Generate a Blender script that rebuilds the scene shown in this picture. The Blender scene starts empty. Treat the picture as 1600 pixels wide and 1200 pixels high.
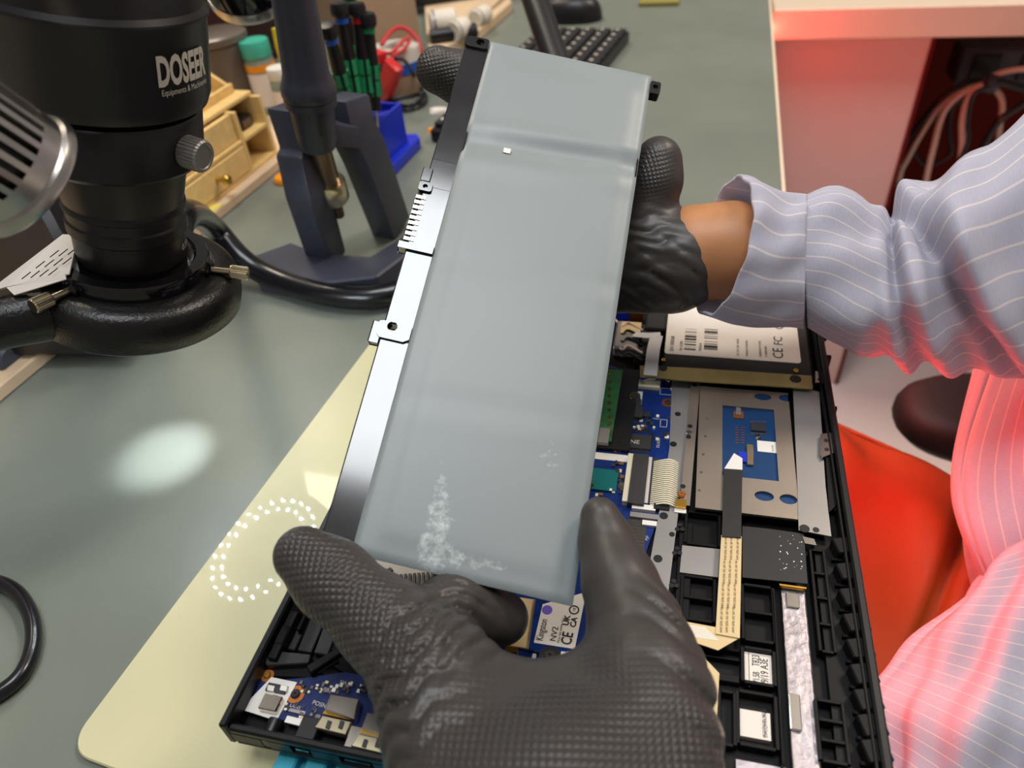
import bpy, bmesh, math, random
import numpy as np
from mathutils import Matrix, Vector

random.seed(4)
rng = np.random.RandomState(7)
scene = bpy.context.scene
COL = scene.collection

# ---------------------------------------------------------------- camera
FPX = 1130.0
RW = np.array([[0.97341028, 0.08417719, -0.2130414],
               [0.21546545, -0.65218498, 0.72679391],
               [-0.07776293, -0.75337172, -0.65298084]])   # rows: world axes, cols: right, down, forward
CAM = np.array([0.0, 0.0, 0.302])
cam_data = bpy.data.cameras.new('camera')
cam = bpy.data.objects.new('camera', cam_data)
COL.objects.link(cam)
cam_data.sensor_width = 36.0
cam_data.lens = FPX / 1600 * 36
cam_data.clip_start = 0.01
mw = Matrix.Identity(4)
for i in range(3):
    mw[i][0] = RW[i][0]; mw[i][1] = -RW[i][1]; mw[i][2] = -RW[i][2]; mw[i][3] = CAM[i]
cam.matrix_world = mw
cam_data.dof.use_dof = True
cam_data.dof.focus_distance = 0.33
cam_data.dof.aperture_fstop = 9.0
scene.camera = cam

# ---------------------------------------------------------------- world, lights, exposure
scene.view_settings.view_transform = 'Standard'
scene.view_settings.look = 'None'
scene.view_settings.gamma = 1.0
scene.view_settings.use_curve_mapping = False
scene.view_settings.exposure = 0.0
world = bpy.data.worlds.new('room_ambient')
scene.world = world
world.use_nodes = True
world.node_tree.nodes['Background'].inputs[0].default_value = (1.0, 0.93, 0.85, 1)
world.node_tree.nodes['Background'].inputs[1].default_value = 0.22


def area_light(name, loc, target, size, power, color, shape='SQUARE'):
    d = bpy.data.lights.new(name, 'AREA')
    d.energy = power; d.color = color; d.size = size; d.shape = shape
    o = bpy.data.objects.new(name, d); COL.objects.link(o)
    o.location = loc
    o.rotation_euler = (Vector(target) - Vector(loc)).to_track_quat('-Z', 'Y').to_euler()
    return o


# overhead ceiling LED panel (glares in the battery's glossy frame), plus two added fill panels
area_light('ceiling_panel_light', (-0.12, 0.24, 2.05), (-0.12, 0.24, 0), 0.92, 29, (0.93, 0.97, 1.0))
area_light('ceiling_panel_light', (-1.3, 1.6, 2.05), (-1.3, 1.6, 0), 0.6, 26, (1.0, 0.88, 0.70))  # unseen extra panel, added as warm fill over the back of the bench
area_light('ceiling_panel_light', (1.2, 1.4, 2.05), (1.2, 1.4, 0), 0.6, 38, (1.0, 0.86, 0.72))  # unseen extra panel, added to whiten the light on the side table


# ---------------------------------------------------------------- helpers
def ray(u, v):
    return RW @ np.array([u - 800.0, v - 600.0, FPX])


def P(u, v, z=0.0):
    """point at height z seen in direction (u, v) of the photograph"""
    r = ray(u, v)
    return CAM + r * ((z - CAM[2]) / r[2])


def D(u, v, d):
    """point at depth d metres in direction (u, v)"""
    return CAM + ray(u, v) / FPX * d


def V(*a):
    return np.array(a, float)


def unit(a):
    a = np.array(a, float)
    return a / np.linalg.norm(a)


def srgb(r, g, b):
    f = lambda c: (c / 255 / 12.92) if c / 255 <= 0.04045 else ((c / 255 + 0.055) / 1.055) ** 2.4
    return (f(r), f(g), f(b), 1.0)


def tag(o, label, cat, group=None, kind=None):
    o['label'] = label; o['category'] = cat
    if group: o['group'] = group
    if kind: o['kind'] = kind
    return o


def thing(name, loc, label, cat, group=None):
    o = bpy.data.objects.new(name, None)
    COL.objects.link(o)
    o.empty_display_size = 0.02
    o.location = [float(x) for x in loc]
    tag(o, label, cat, group)
    return o


ABS = {}


def link(o, center, parent):
    """place o with its origin at world point center, under parent (no rotations on parents)"""
    COL.objects.link(o)
    c = Vector([float(x) for x in center])
    ABS[o.name] = c
    if parent is not None:
        o.parent = parent
        base = ABS.get(parent.name, parent.location)
        o.location = c - base
    else:
        o.location = c
    return o


def mesh(name, verts, faces, mat, parent=None, smooth=False, uv=None, attr=None, autosmooth=None):
    v = np.array(verts, float)
    lo, hi = v.min(0), v.max(0)
    c = (lo + hi) / 2
    me = bpy.data.meshes.new(name)
    me.from_pydata((v - c).tolist(), [], [list(map(int, f)) for f in faces])
    me.validate()
    if uv is not None:
        l = me.uv_layers.new(name='UVMap')
        idx = np.zeros(len(me.loops), int)
        me.loops.foreach_get('vertex_index', idx)
        l.data.foreach_set('uv', np.array(uv, float)[idx].ravel())
    if attr is not None:
        for k, a in attr.items():
            at = me.attributes.new(k, 'FLOAT', 'POINT')
            at.data.foreach_set('value', np.array(a, float))
    bm = bmesh.new(); bm.from_mesh(me)
    bmesh.ops.recalc_face_normals(bm, faces=bm.faces)
    bm.to_mesh(me); bm.free()
    if mat is not None:
        me.materials.append(mat)
    if smooth:
        me.polygons.foreach_set('use_smooth', [True] * len(me.polygons))
        if autosmooth:
            me.set_sharp_from_angle(angle=math.radians(autosmooth))
    o = bpy.data.objects.new(name, me)
    return link(o, c, parent)


def inst(src, name, center, parent, rot=None):
    """another object sharing src's mesh data"""
    o = bpy.data.objects.new(name, src.data)
    if rot is not None: o.rotation_euler = rot
    return link(o, center, parent)


def bmesh_obj(name, bm, mat, parent=None, smooth=False, autosmooth=None):
    v = [tuple(x.co) for x in bm.verts]
    bm.verts.index_update()
    f = [[x.index for x in fc.verts] for fc in bm.faces]
    bm.free()
    return mesh(name, v, f, mat, parent, smooth, autosmooth=autosmooth)


def obox(name, c, ax, ay, az, mat, parent=None, bevel=0.0, seg=1):
    """box given by centre and three half-axis vectors"""
    bm = bmesh.new()
    bmesh.ops.create_cube(bm, size=2.0)
    m = np.array([ax, ay, az], float)
    c = np.array(c, float)
    for vv in bm.verts:
        p = c + m[0] * vv.co.x + m[1] * vv.co.y + m[2] * vv.co.z
        vv.co = p
    if bevel > 0:
        bmesh.ops.bevel(bm, geom=list(bm.edges), offset=bevel, segments=seg, affect='EDGES', profile=0.5)
    return bmesh_obj(name, bm, mat, parent, smooth=seg > 1, autosmooth=40 if seg > 1 else None)


def box(name, x0, x1, y0, y1, z0, z1, mat, parent=None, bevel=0.0, seg=1, rz=0.0):
    c = ((x0 + x1) / 2, (y0 + y1) / 2, (z0 + z1) / 2)
    ca, sa = math.cos(rz), math.sin(rz)
    hx, hy = abs(x1 - x0) / 2, abs(y1 - y0) / 2
    return obox(name, c, (hx * ca, hx * sa, 0), (-hy * sa, hy * ca, 0), (0, 0, abs(z1 - z0) / 2), mat, parent, bevel, seg)


def pbox(name, a, b, z0, z1, mat, parent=None, bevel=0.0, seg=1):
    """axis-aligned box whose top face at z1 spans the two seen corner directions a (far left) and b (near right)"""
    A, B = P(a[0], a[1], z1), P(b[0], b[1], z1)
    return box(name, min(A[0], B[0]), max(A[0], B[0]), min(A[1], B[1]), max(A[1], B[1]), z0, z1, mat, parent, bevel, seg)


def prism(name, pts, z0, z1, mat, parent=None, bevel=0.0):
    n = len(pts)
    v = [(p[0], p[1], z0) for p in pts] + [(p[0], p[1], z1) for p in pts]
    f = [list(range(n))[::-1], list(range(n, 2 * n))] + [[i, (i + 1) % n, n + (i + 1) % n, n + i] for i in range(n)]
    if bevel > 0:
        bm = bmesh.new()
        vs = [bm.verts.new(q) for q in v]
        for q in f: bm.faces.new([vs[i] for i in q])
        bmesh.ops.recalc_face_normals(bm, faces=bm.faces)
        bmesh.ops.bevel(bm, geom=list(bm.edges), offset=bevel, segments=1, affect='EDGES', profile=0.5)
        return bmesh_obj(name, bm, mat, parent)
    return mesh(name, v, f, mat, parent)


def pprism(name, px, z0, z1, mat, parent=None, bevel=0.0):
    return prism(name, [P(u, v, z1)[:2] for u, v in px], z0, z1, mat, parent, bevel)


def rounded(x0, x1, y0, y1, r, n=6, rz=0.0, pivot=None):
    pts = []
    for cx, cy, a0 in ((x1 - r, y1 - r, 0), (x0 + r, y1 - r, 90), (x0 + r, y0 + r, 180), (x1 - r, y0 + r, 270)):
        for i in range(n + 1):
            a = math.radians(a0 + 90 * i / n)
            pts.append((cx + r * math.cos(a), cy + r * math.sin(a)))
    if rz:
        px, py = pivot
        ca, sa = math.cos(rz), math.sin(rz)
        pts = [(px + (x - px) * ca - (y - py) * sa, py + (x - px) * sa + (y - py) * ca) for x, y in pts]
    return pts


def frame_of(a):
    a = unit(a)
    t = V(0, 0, 1) if abs(a[2]) < 0.9 else V(1, 0, 0)
    e1 = unit(np.cross(t, a)); e2 = np.cross(a, e1)
    return e1, e2, a


def lathe(name, prof, o, axis, mat, parent=None, seg=48, closed=False, autosmooth=35, knurl=None):
    """prof: list of (radius, height along axis); radius 0 ends are capped"""
    e1, e2, a = frame_of(axis)
    o = np.array(o, float)
    v, f = [], []
    n = len(prof)
    for j, (r, h) in enumerate(prof):
        for i in range(seg):
            t = 2 * math.pi * i / seg
            rr = r
            if knurl and knurl[0] <= j <= knurl[1]:
                rr = r * (1 + knurl[2] * (1 if i % 2 else -1))
            v.append(o + a * h + (e1 * math.cos(t) + e2 * math.sin(t)) * rr)
    rows = n if closed else n - 1
    for j in range(rows):
        for i in range(seg):
            k = (j + 1) % n
            f.append([j * seg + i, j * seg + (i + 1) % seg, k * seg + (i + 1) % seg, k * seg + i])
    if not closed:
        if prof[0][0] > 1e-7: f.append(list(range(seg))[::-1])
        if prof[-1][0] > 1e-7: f.append(list(range((n - 1) * seg, n * seg)))
    ob = mesh(name, v, f, mat, parent, True, autosmooth=autosmooth)
    bm = bmesh.new(); bm.from_mesh(ob.data)
    bmesh.ops.remove_doubles(bm, verts=bm.verts, dist=1e-6)
    bmesh.ops.recalc_face_normals(bm, faces=bm.faces)
    bm.to_mesh(ob.data); bm.free()
    ob.data.set_sharp_from_angle(angle=math.radians(autosmooth))
    return ob


def catmull(pts, n=8):
    pts = [np.array(p, float) for p in pts]
    q = [2 * pts[0] - pts[1]] + pts + [2 * pts[-1] - pts[-2]]
    out = []
    for i in range(1, len(q) - 2):
        p0, p1, p2, p3 = q[i - 1:i + 3]
        for k in range(n):
            t = k / n
            out.append(0.5 * ((2 * p1) + (-p0 + p2) * t + (2 * p0 - 5 * p1 + 4 * p2 - p3) * t * t + (-p0 + 3 * p1 - 3 * p2 + p3) * t ** 3))
    out.append(pts[-1])
    return np.array(out)


def tube(name, pts, r, mat, parent=None, seg=10, smooth_n=8, flat=None):
    """round tube along a smoothed path; r is one radius or one per control point"""
    c = catmull(pts, smooth_n) if smooth_n else np.array(pts, float)
    if np.isscalar(r):
        rr = np.full(len(c), r)
    else:
        rr = np.interp(np.linspace(0, 1, len(c)), np.linspace(0, 1, len(r)), r)
    T = np.gradient(c, axis=0)
    T /= np.linalg.norm(T, axis=1)[:, None] + 1e-12
    e1, e2, _ = frame_of(T[0])
    v, f = [], []
    for j in range(len(c)):
        e1 = e1 - T[j] * (e1 @ T[j]); e1 = unit(e1); e2 = np.cross(T[j], e1)
        for i in range(seg):
            t = 2 * math.pi * i / seg
            v.append(c[j] + (e1 * math.cos(t) + e2 * math.sin(t)) * rr[j])
    for j in range(len(c) - 1):
        for i in range(seg):
            f.append([j * seg + i, j * seg + (i + 1) % seg, (j + 1) * seg + (i + 1) % seg, (j + 1) * seg + i])
    f.append(list(range(seg))[::-1]); f.append(list(range((len(c) - 1) * seg, len(c) * seg)))
    return mesh(name, v, f, mat, parent, True, autosmooth=50)


def text_geo(s, size, bold=0.0, extrude=0.0):
    """triangulated glyph mesh: verts (x right, y up, z), faces; origin left baseline"""
    cu = bpy.data.curves.new('text', 'FONT')
    cu.body = s; cu.size = size; cu.offset = bold; cu.extrude = extrude
    cu.resolution_u = 3
    ob = bpy.data.objects.new('text', cu)
    COL.objects.link(ob)
    dg = bpy.context.evaluated_depsgraph_get()
    me = bpy.data.meshes.new_from_object(ob.evaluated_get(dg))
    v = np.array([tuple(x.co) for x in me.vertices]) if len(me.vertices) else np.zeros((0, 3))
    f = [list(p.vertices) for p in me.polygons]
    bpy.data.objects.remove(ob); bpy.data.curves.remove(cu); bpy.data.meshes.remove(me)
    return v, f


def text_on(name, s, size, o, ex, ey, mat, parent, bold=0.0, sx=1.0, lift=0.00015, width=None):
    """flat print: text starting at o running along ex, glyph up along ey"""
    v, f = text_geo(s, size, bold)
    if not len(v): return None
    if width: sx = width / v[:, 0].max()
    ex, ey = unit(ex), unit(ey)
    n = np.cross(ex, ey)
    w = np.array(o) + v[:, :1] * sx * ex + v[:, 1:2] * ey + n * lift
    return mesh(name, w, f, mat, parent)


# ---------------------------------------------------------------- materials
def mat(name, color, rough=0.5, metal=0.0, coat=0.0, noise=0.0, nscale=60.0, bump=0.0, bscale=400.0, emit=None, estr=0.0,
        trans=0.0, sub=0.0, spec=0.5, ior=1.45, stretch=None, coat_rough=0.05, alpha=1.0):
    m = bpy.data.materials.new(name)
    m.use_nodes = True
    nt = m.node_tree
    b = nt.nodes['Principled BSDF']
    b.inputs['Base Color'].default_value = color
    b.inputs['Roughness'].default_value = rough
    b.inputs['Metallic'].default_value = metal
    b.inputs['Coat Weight'].default_value = coat
    b.inputs['Coat Roughness'].default_value = coat_rough
    b.inputs['Specular IOR Level'].default_value = spec
    b.inputs['IOR'].default_value = ior
    b.inputs['Transmission Weight'].default_value = trans
    b.inputs['Alpha'].default_value = alpha
    if emit:
        b.inputs['Emission Color'].default_value = emit
        b.inputs['Emission Strength'].default_value = estr
    if noise or bump:
        tc = nt.nodes.new('ShaderNodeTexCoord')
        mp = nt.nodes.new('ShaderNodeMapping')
        nt.links.new(tc.outputs['Object'], mp.inputs['Vector'])
        if stretch: mp.inputs['Scale'].default_value = stretch
        if noise:
            n = nt.nodes.new('ShaderNodeTexNoise'); n.inputs['Scale'].default_value = nscale; n.inputs['Detail'].default_value = 4
            nt.links.new(mp.outputs[0], n.inputs['Vector'])
            r = nt.nodes.new('ShaderNodeMapRange')
            r.inputs['From Min'].default_value = 0.3; r.inputs['From Max'].default_value = 0.7
            r.inputs['To Min'].default_value = 1 - noise; r.inputs['To Max'].default_value = 1 + noise
            nt.links.new(n.outputs['Fac'], r.inputs['Value'])
            mx = nt.nodes.new('ShaderNodeVectorMath'); mx.operation = 'SCALE'
            mx.inputs[0].default_value = color[:3]
            nt.links.new(r.outputs[0], mx.inputs['Scale'])
            nt.links.new(mx.outputs[0], b.inputs['Base Color'])
            r2 = nt.nodes.new('ShaderNodeMapRange')
            r2.inputs['To Min'].default_value = max(0.02, rough - noise * 0.3); r2.inputs['To Max'].default_value = min(1, rough + noise * 0.3)
            nt.links.new(n.outputs['Fac'], r2.inputs['Value'])
            nt.links.new(r2.outputs[0], b.inputs['Roughness'])
        if bump:
            n2 = nt.nodes.new('ShaderNodeTexNoise'); n2.inputs['Scale'].default_value = bscale; n2.inputs['Detail'].default_value = 3
            nt.links.new(mp.outputs[0], n2.inputs['Vector'])
            bp = nt.nodes.new('ShaderNodeBump'); bp.inputs['Strength'].default_value = bump; bp.inputs['Distance'].default_value = 0.001
            nt.links.new(n2.outputs['Fac'], bp.inputs['Height'])
            nt.links.new(bp.outputs[0], b.inputs['Normal'])
    return m


M = {}
M['green_mat'] = mat('green_mat', srgb(116, 121, 111), 0.33, spec=0.4, noise=0.08, nscale=9, bump=0.05, bscale=900)
M['beige_mat'] = mat('beige_mat', srgb(206, 199, 160), 0.45, spec=0.08, coat=0.32, coat_rough=0.03, noise=0.03, nscale=14)
M['teal'] = mat('teal_silicone', srgb(60, 172, 196), 0.45, noise=0.06, nscale=60)
M['desk_wood'] = mat('desk_edge', srgb(226, 205, 180), 0.5)
M['desk_leg'] = mat('desk_leg_metal', srgb(90, 90, 92), 0.4, metal=0.6)
M['floor'] = mat('floor_tile', srgb(238, 229, 223), 0.18, noise=0.03, nscale=3, coat=0.3)
M['grout'] = mat('floor_grout', srgb(150, 140, 134), 0.8)
M['cream'] = mat('cream_laminate', srgb(216, 196, 172), 0.35, noise=0.02, nscale=6)
M['pink_panel'] = mat('white_panel', srgb(214, 190, 182), 0.45, noise=0.03, nscale=3)
M['maroon'] = mat('maroon_shaded_panel', srgb(96, 30, 22), 0.85, spec=0.15)
M['trousers'] = mat('brown_trousers', srgb(146, 74, 24), 0.6, noise=0.12, nscale=9, bump=0.1, bscale=900)
M['black'] = mat('black_plastic', srgb(24, 22, 24), 0.38)
M['black_gloss'] = mat('black_gloss', srgb(14, 13, 16), 0.12, coat=0.4)
M['black_matte'] = mat('black_matte', srgb(30, 28, 29), 0.6, bump=0.05, bscale=900)
M['black_metal'] = mat('black_anodised', srgb(30, 25, 27), 0.38, metal=0.0, coat=0.12, coat_rough=0.3, noise=0.2, nscale=40)
M['ring_black'] = mat('ring_black', srgb(20, 19, 20), 0.34, noise=0.3, nscale=120, bump=0.25, bscale=700)
M['stand_grey'] = mat('stand_grey', srgb(58, 60, 72), 0.42, noise=0.05, nscale=60)
M['brass'] = mat('brass', srgb(206, 170, 84), 0.25, metal=1.0)
M['nickel'] = mat('nickel', srgb(205, 192, 162), 0.28, metal=1.0)
M['chrome'] = mat('brushed_steel', srgb(196, 190, 184), 0.26, metal=1.0, noise=0.08, nscale=90)
M['white_print'] = mat('white_print', srgb(205, 196, 184), 0.6)
M['dark_print'] = mat('dark_print', srgb(30, 28, 30), 0.6)
M['brown_print'] = mat('brown_print', srgb(110, 84, 60), 0.6)
M['violet_print'] = mat('violet_print', srgb(112, 92, 200), 0.5)
M['paper'] = mat('paper', srgb(232, 222, 212), 0.7)
M['label'] = mat('label_white', srgb(236, 230, 222), 0.4)
M['wood'] = mat('pale_wood', srgb(226, 190, 122), 0.5, noise=0.10, nscale=14, stretch=(1, 8, 8))
M['wood_light'] = mat('shelf_wood', srgb(214, 186, 152), 0.5, noise=0.08, nscale=10, stretch=(8, 1, 8))
M['pcb'] = mat('pcb_blue', srgb(10, 44, 112), 0.32, noise=0.14, nscale=240, coat=0.2)
M['pcb_dark'] = mat('pcb_dark_blue', srgb(20, 36, 92), 0.32, noise=0.16, nscale=260, coat=0.2)
M['pcb_teal'] = mat('pcb_teal', srgb(12, 104, 104), 0.35)
M['pcb_green'] = mat('pcb_green', srgb(52, 104, 62), 0.4, noise=0.2, nscale=300)
M['chip'] = mat('chip_black', srgb(50, 48, 48), 0.45)
M['steel'] = mat('plate_steel', srgb(160, 148, 136), 0.38, metal=0.85, noise=0.05, nscale=30, bump=0.03, bscale=300)
M['steel_grey'] = mat('plate_grey', srgb(152, 148, 145), 0.42, metal=0.6, noise=0.04, nscale=40)
M['steel_shiny'] = mat('steel_shiny', srgb(214, 206, 196), 0.2, metal=1.0)
M['foil'] = mat('foil', srgb(164, 156, 160), 0.42, metal=0.8, noise=0.10, nscale=140, bump=0.35, bscale=260)
M['tan_strip'] = mat('tan_cable', srgb(216, 190, 142), 0.4, noise=0.03, nscale=100)
M['white_strip'] = mat('white_cable', srgb(214, 210, 210), 0.35)
M['copper'] = mat('copper', srgb(212, 134, 76), 0.3, metal=0.9)
M['gold'] = mat('gold_pads', srgb(206, 160, 70), 0.3, metal=1.0)
M['ivory'] = mat('ivory_connector', srgb(222, 212, 184), 0.5)
M['film'] = mat('battery_film', srgb(124, 132, 134), 0.40)
M['laptop'] = mat('laptop_black', srgb(18, 16, 17), 0.42, spec=0.35, noise=0.08, nscale=200)
M['pcb_pad'] = mat('pcb_steel_blue', srgb(14, 58, 104), 0.35, noise=0.06, nscale=200)
M['laptop_in'] = mat('laptop_inside', srgb(15, 13, 14), 0.45, spec=0.2, noise=0.1, nscale=120)
M['tape_black'] = mat('tape_black', srgb(30, 27, 27), 0.5, noise=0.08, nscale=300)
M['fabric_dark'] = mat('fabric_dark', srgb(46, 40, 40), 0.8)
M['skin'] = mat('skin', srgb(186, 128, 84), 0.48, noise=0.10, nscale=60)
M['skin'].node_tree.nodes['Principled BSDF'].inputs['Subsurface Weight'].default_value = 0.1
M['skin'].node_tree.nodes['Principled BSDF'].inputs['Subsurface Radius'].default_value = (0.01, 0.004, 0.002)
M['blue'] = mat('blue_plastic', srgb(34, 54, 190), 0.3)
M['green_grip'] = mat('green_grip', srgb(30, 150, 96), 0.45)
M['red'] = mat('red_plastic', srgb(206, 34, 36), 0.35)
M['blue_ring'] = mat('blue_ring', srgb(40, 100, 210), 0.4)
M['cardboard'] = mat('tan_board', srgb(176, 148, 118), 0.7, noise=0.04, nscale=20)
M['white_plastic'] = mat('white_plastic', srgb(222, 214, 200), 0.45)
M['glass'] = mat('jar_plastic', srgb(190, 206, 190), 0.15, trans=0.6)
M['green_lid'] = mat('green_lid', srgb(64, 172, 146), 0.35)
M['orange'] = mat('orange_plastic', srgb(238, 150, 30), 0.4)
M['yellow'] = mat('yellow_plastic', srgb(216, 196, 40), 0.4)
M['yellow_paper'] = mat('yellow_paper', srgb(224, 210, 96), 0.6)
M['grey_box'] = mat('smoky_plastic', srgb(118, 106, 96), 0.25, trans=0.3)
M['cable_black'] = mat('cable_black', srgb(18, 17, 22), 0.28, coat=0.2)
M['cable_white'] = mat('cable_white', srgb(220, 196, 180), 0.5)
M['cable_red'] = mat('cable_red', srgb(200, 44, 48), 0.4)
M['led'] = mat('led_white', (1, 1, 1, 1), 0.5, emit=(0.86, 0.93, 1.0, 1), estr=330.0)
M['red_led'] = mat('red_led', (1, 0.08, 0.05, 1), 0.5, emit=(1.0, 0.055, 0.04, 1), estr=52.0)


def glove_material():
    m = mat('nitrile_glove', srgb(64, 59, 56), 0.42)
    nt = m.node_tree; b = nt.nodes['Principled BSDF']
    uvn = nt.nodes.new('ShaderNodeUVMap')
    sep = nt.nodes.new('ShaderNodeSeparateXYZ')
    nt.links.new(uvn.outputs[0], sep.inputs[0])

    def math_node(op, a, bb=None):
        n = nt.nodes.new('ShaderNodeMath'); n.operation = op
        for i, x in enumerate((a, bb)):
            if x is None: continue
            if isinstance(x, (int, float)): n.inputs[i].default_value = x
            else: nt.links.new(x, n.inputs[i])
        return n.outputs[0]
    s = math_node('SINE', math_node('MULTIPLY', sep.outputs[0], 2 * math.pi))
    t = math_node('SINE', math_node('MULTIPLY', sep.outputs[1], 2 * math.pi))
    h = math_node('ABSOLUTE', math_node('MULTIPLY', s, t))
    at = nt.nodes.new('ShaderNodeAttribute'); at.attribute_name = 'grip'
    h2 = math_node('MULTIPLY', h, at.outputs['Fac'])
    tc = nt.nodes.new('ShaderNodeTexCoord')
    n = nt.nodes.new('ShaderNodeTexNoise'); n.inputs['Scale'].default_value = 90; n.inputs['Detail'].default_value = 5
    nt.links.new(tc.outputs['Object'], n.inputs['Vector'])
    h3 = math_node('ADD', h2, math_node('MULTIPLY', n.outputs['Fac'], 0.35))
    bp = nt.nodes.new('ShaderNodeBump'); bp.inputs['Strength'].default_value = 0.55; bp.inputs['Distance'].default_value = 0.0009
    nt.links.new(h3, bp.inputs['Height'])
    nt.links.new(bp.outputs[0], b.inputs['Normal'])
    return m


def shirt_material():
    m = mat('striped_cotton', srgb(176, 170, 190), 0.75)
    nt = m.node_tree; b = nt.nodes['Principled BSDF']
    uvn = nt.nodes.new('ShaderNodeUVMap')
    sep = nt.nodes.new('ShaderNodeSeparateXYZ')
    nt.links.new(uvn.outputs[0], sep.inputs[0])
    fr = nt.nodes.new('ShaderNodeMath'); fr.operation = 'FRACT'
    nt.links.new(sep.outputs[0], fr.inputs[0])
    lt = nt.nodes.new('ShaderNodeMath'); lt.operation = 'LESS_THAN'; lt.inputs[1].default_value = 0.10
    nt.links.new(fr.outputs[0], lt.inputs[0])
    n = nt.nodes.new('ShaderNodeTexNoise'); n.inputs['Scale'].default_value = 300; n.inputs['Detail'].default_value = 4
    mp = nt.nodes.new('ShaderNodeMapping'); mp.inputs['Scale'].default_value = (0.3, 3.0, 1)
    nt.links.new(uvn.outputs[0], mp.inputs['Vector']); nt.links.new(mp.outputs[0], n.inputs['Vector'])
    n.inputs['Scale'].default_value = 9
    mixn = nt.nodes.new('ShaderNodeMix'); mixn.data_type = 'RGBA'
    mixn.inputs[6].default_value = srgb(186, 186, 204); mixn.inputs[7].default_value = srgb(224, 221, 234)
    nt.links.new(n.outputs['Fac'], mixn.inputs[0])
    mix = nt.nodes.new('ShaderNodeMix'); mix.data_type = 'RGBA'
    mix.inputs[7].default_value = srgb(240, 232, 232)
    nt.links.new(lt.outputs[0], mix.inputs[0]); nt.links.new(mixn.outputs[2], mix.inputs[6])
    nt.links.new(mix.outputs[2], b.inputs['Base Color'])
    bp = nt.nodes.new('ShaderNodeBump'); bp.inputs['Strength'].default_value = 0.3; bp.inputs['Distance'].default_value = 0.0006
    nt.links.new(n.outputs['Fac'], bp.inputs['Height']); nt.links.new(bp.outputs[0], b.inputs['Normal'])
    b.inputs['Sheen Weight'].default_value = 0.2
    tr = nt.nodes.new('ShaderNodeBsdfTranslucent')
    nt.links.new(mix.outputs[2], tr.inputs['Color'])
    ms = nt.nodes.new('ShaderNodeMixShader'); ms.inputs[0].default_value = 0.38
    out = nt.nodes['Material Output']
    nt.links.new(b.outputs[0], ms.inputs[1]); nt.links.new(tr.outputs[0], ms.inputs[2]); nt.links.new(ms.outputs[0], out.inputs['Surface'])
    return m


M['glove'] = glove_material()
M['shirt'] = shirt_material()


def film_material():
    m = M['film']; nt = m.node_tree; b = nt.nodes['Principled BSDF']
    tc = nt.nodes.new('ShaderNodeTexCoord')
    n = nt.nodes.new('ShaderNodeTexNoise'); n.inputs['Scale'].default_value = 260; n.inputs['Detail'].default_value = 6; n.inputs['Roughness'].default_value = 0.7
    nt.links.new(tc.outputs['Object'], n.inputs['Vector'])
    big = nt.nodes.new('ShaderNodeTexNoise'); big.inputs['Scale'].default_value = 12; big.inputs['Detail'].default_value = 2
    nt.links.new(tc.outputs['Object'], big.inputs['Vector'])
    # pale glue residue speckles
    mul = nt.nodes.new('ShaderNodeMath'); mul.operation = 'MULTIPLY'
    att = nt.nodes.new('ShaderNodeAttribute'); att.attribute_name = 'residue'
    nt.links.new(n.outputs['Fac'], mul.inputs[0]); nt.links.new(att.outputs['Fac'], mul.inputs[1])
    rg = nt.nodes.new('ShaderNodeMapRange'); rg.inputs['From Min'].default_value = 0.30; rg.inputs['From Max'].default_value = 0.48
    nt.links.new(mul.outputs[0], rg.inputs['Value'])
    mixb = nt.nodes.new('ShaderNodeMix'); mixb.data_type = 'RGBA'
    mixb.inputs[6].default_value = srgb(130, 138, 140); mixb.inputs[7].default_value = srgb(142, 149, 150)
    nt.links.new(big.outputs['Fac'], mixb.inputs[0])
    mix = nt.nodes.new('ShaderNodeMix'); mix.data_type = 'RGBA'
    mix.inputs[7].default_value = srgb(190, 200, 200)
    nt.links.new(mixb.outputs[2], mix.inputs[6])
    nt.links.new(rg.outputs[0], mix.inputs[0]); nt.links.new(mix.outputs[2], b.inputs['Base Color'])
    w = nt.nodes.new('ShaderNodeTexNoise'); w.inputs['Scale'].default_value = 500
    nt.links.new(tc.outputs['Object'], w.inputs['Vector'])
    bp = nt.nodes.new('ShaderNodeBump'); bp.inputs['Strength'].default_value = 0.06; bp.inputs['Distance'].default_value = 0.0005
    nt.links.new(w.outputs['Fac'], bp.inputs['Height']); nt.links.new(bp.outputs[0], b.inputs['Normal'])


film_material()

# ================================================================ setting
FZ = -0.73
fl = box('floor', -2.2, 2.4, -1.5, 3.2, FZ - 0.05, FZ - 0.003, M['grout'])
fl['kind'] = 'structure'
first = None
for i in range(-2, 4):
    for j in range(-1, 5):
        x0, y0 = i * 0.6 + 0.05, j * 0.6 + 0.18
        if first is None:
            first = box('floor_tile', x0 + 0.0015, x0 + 0.5985, y0 + 0.0015, y0 + 0.5985, FZ - 0.003, FZ, M['floor'], fl, 0.001)
        else:
            inst(first, 'floor_tile', (x0 + 0.3, y0 + 0.3, FZ - 0.0015), fl)

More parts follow.
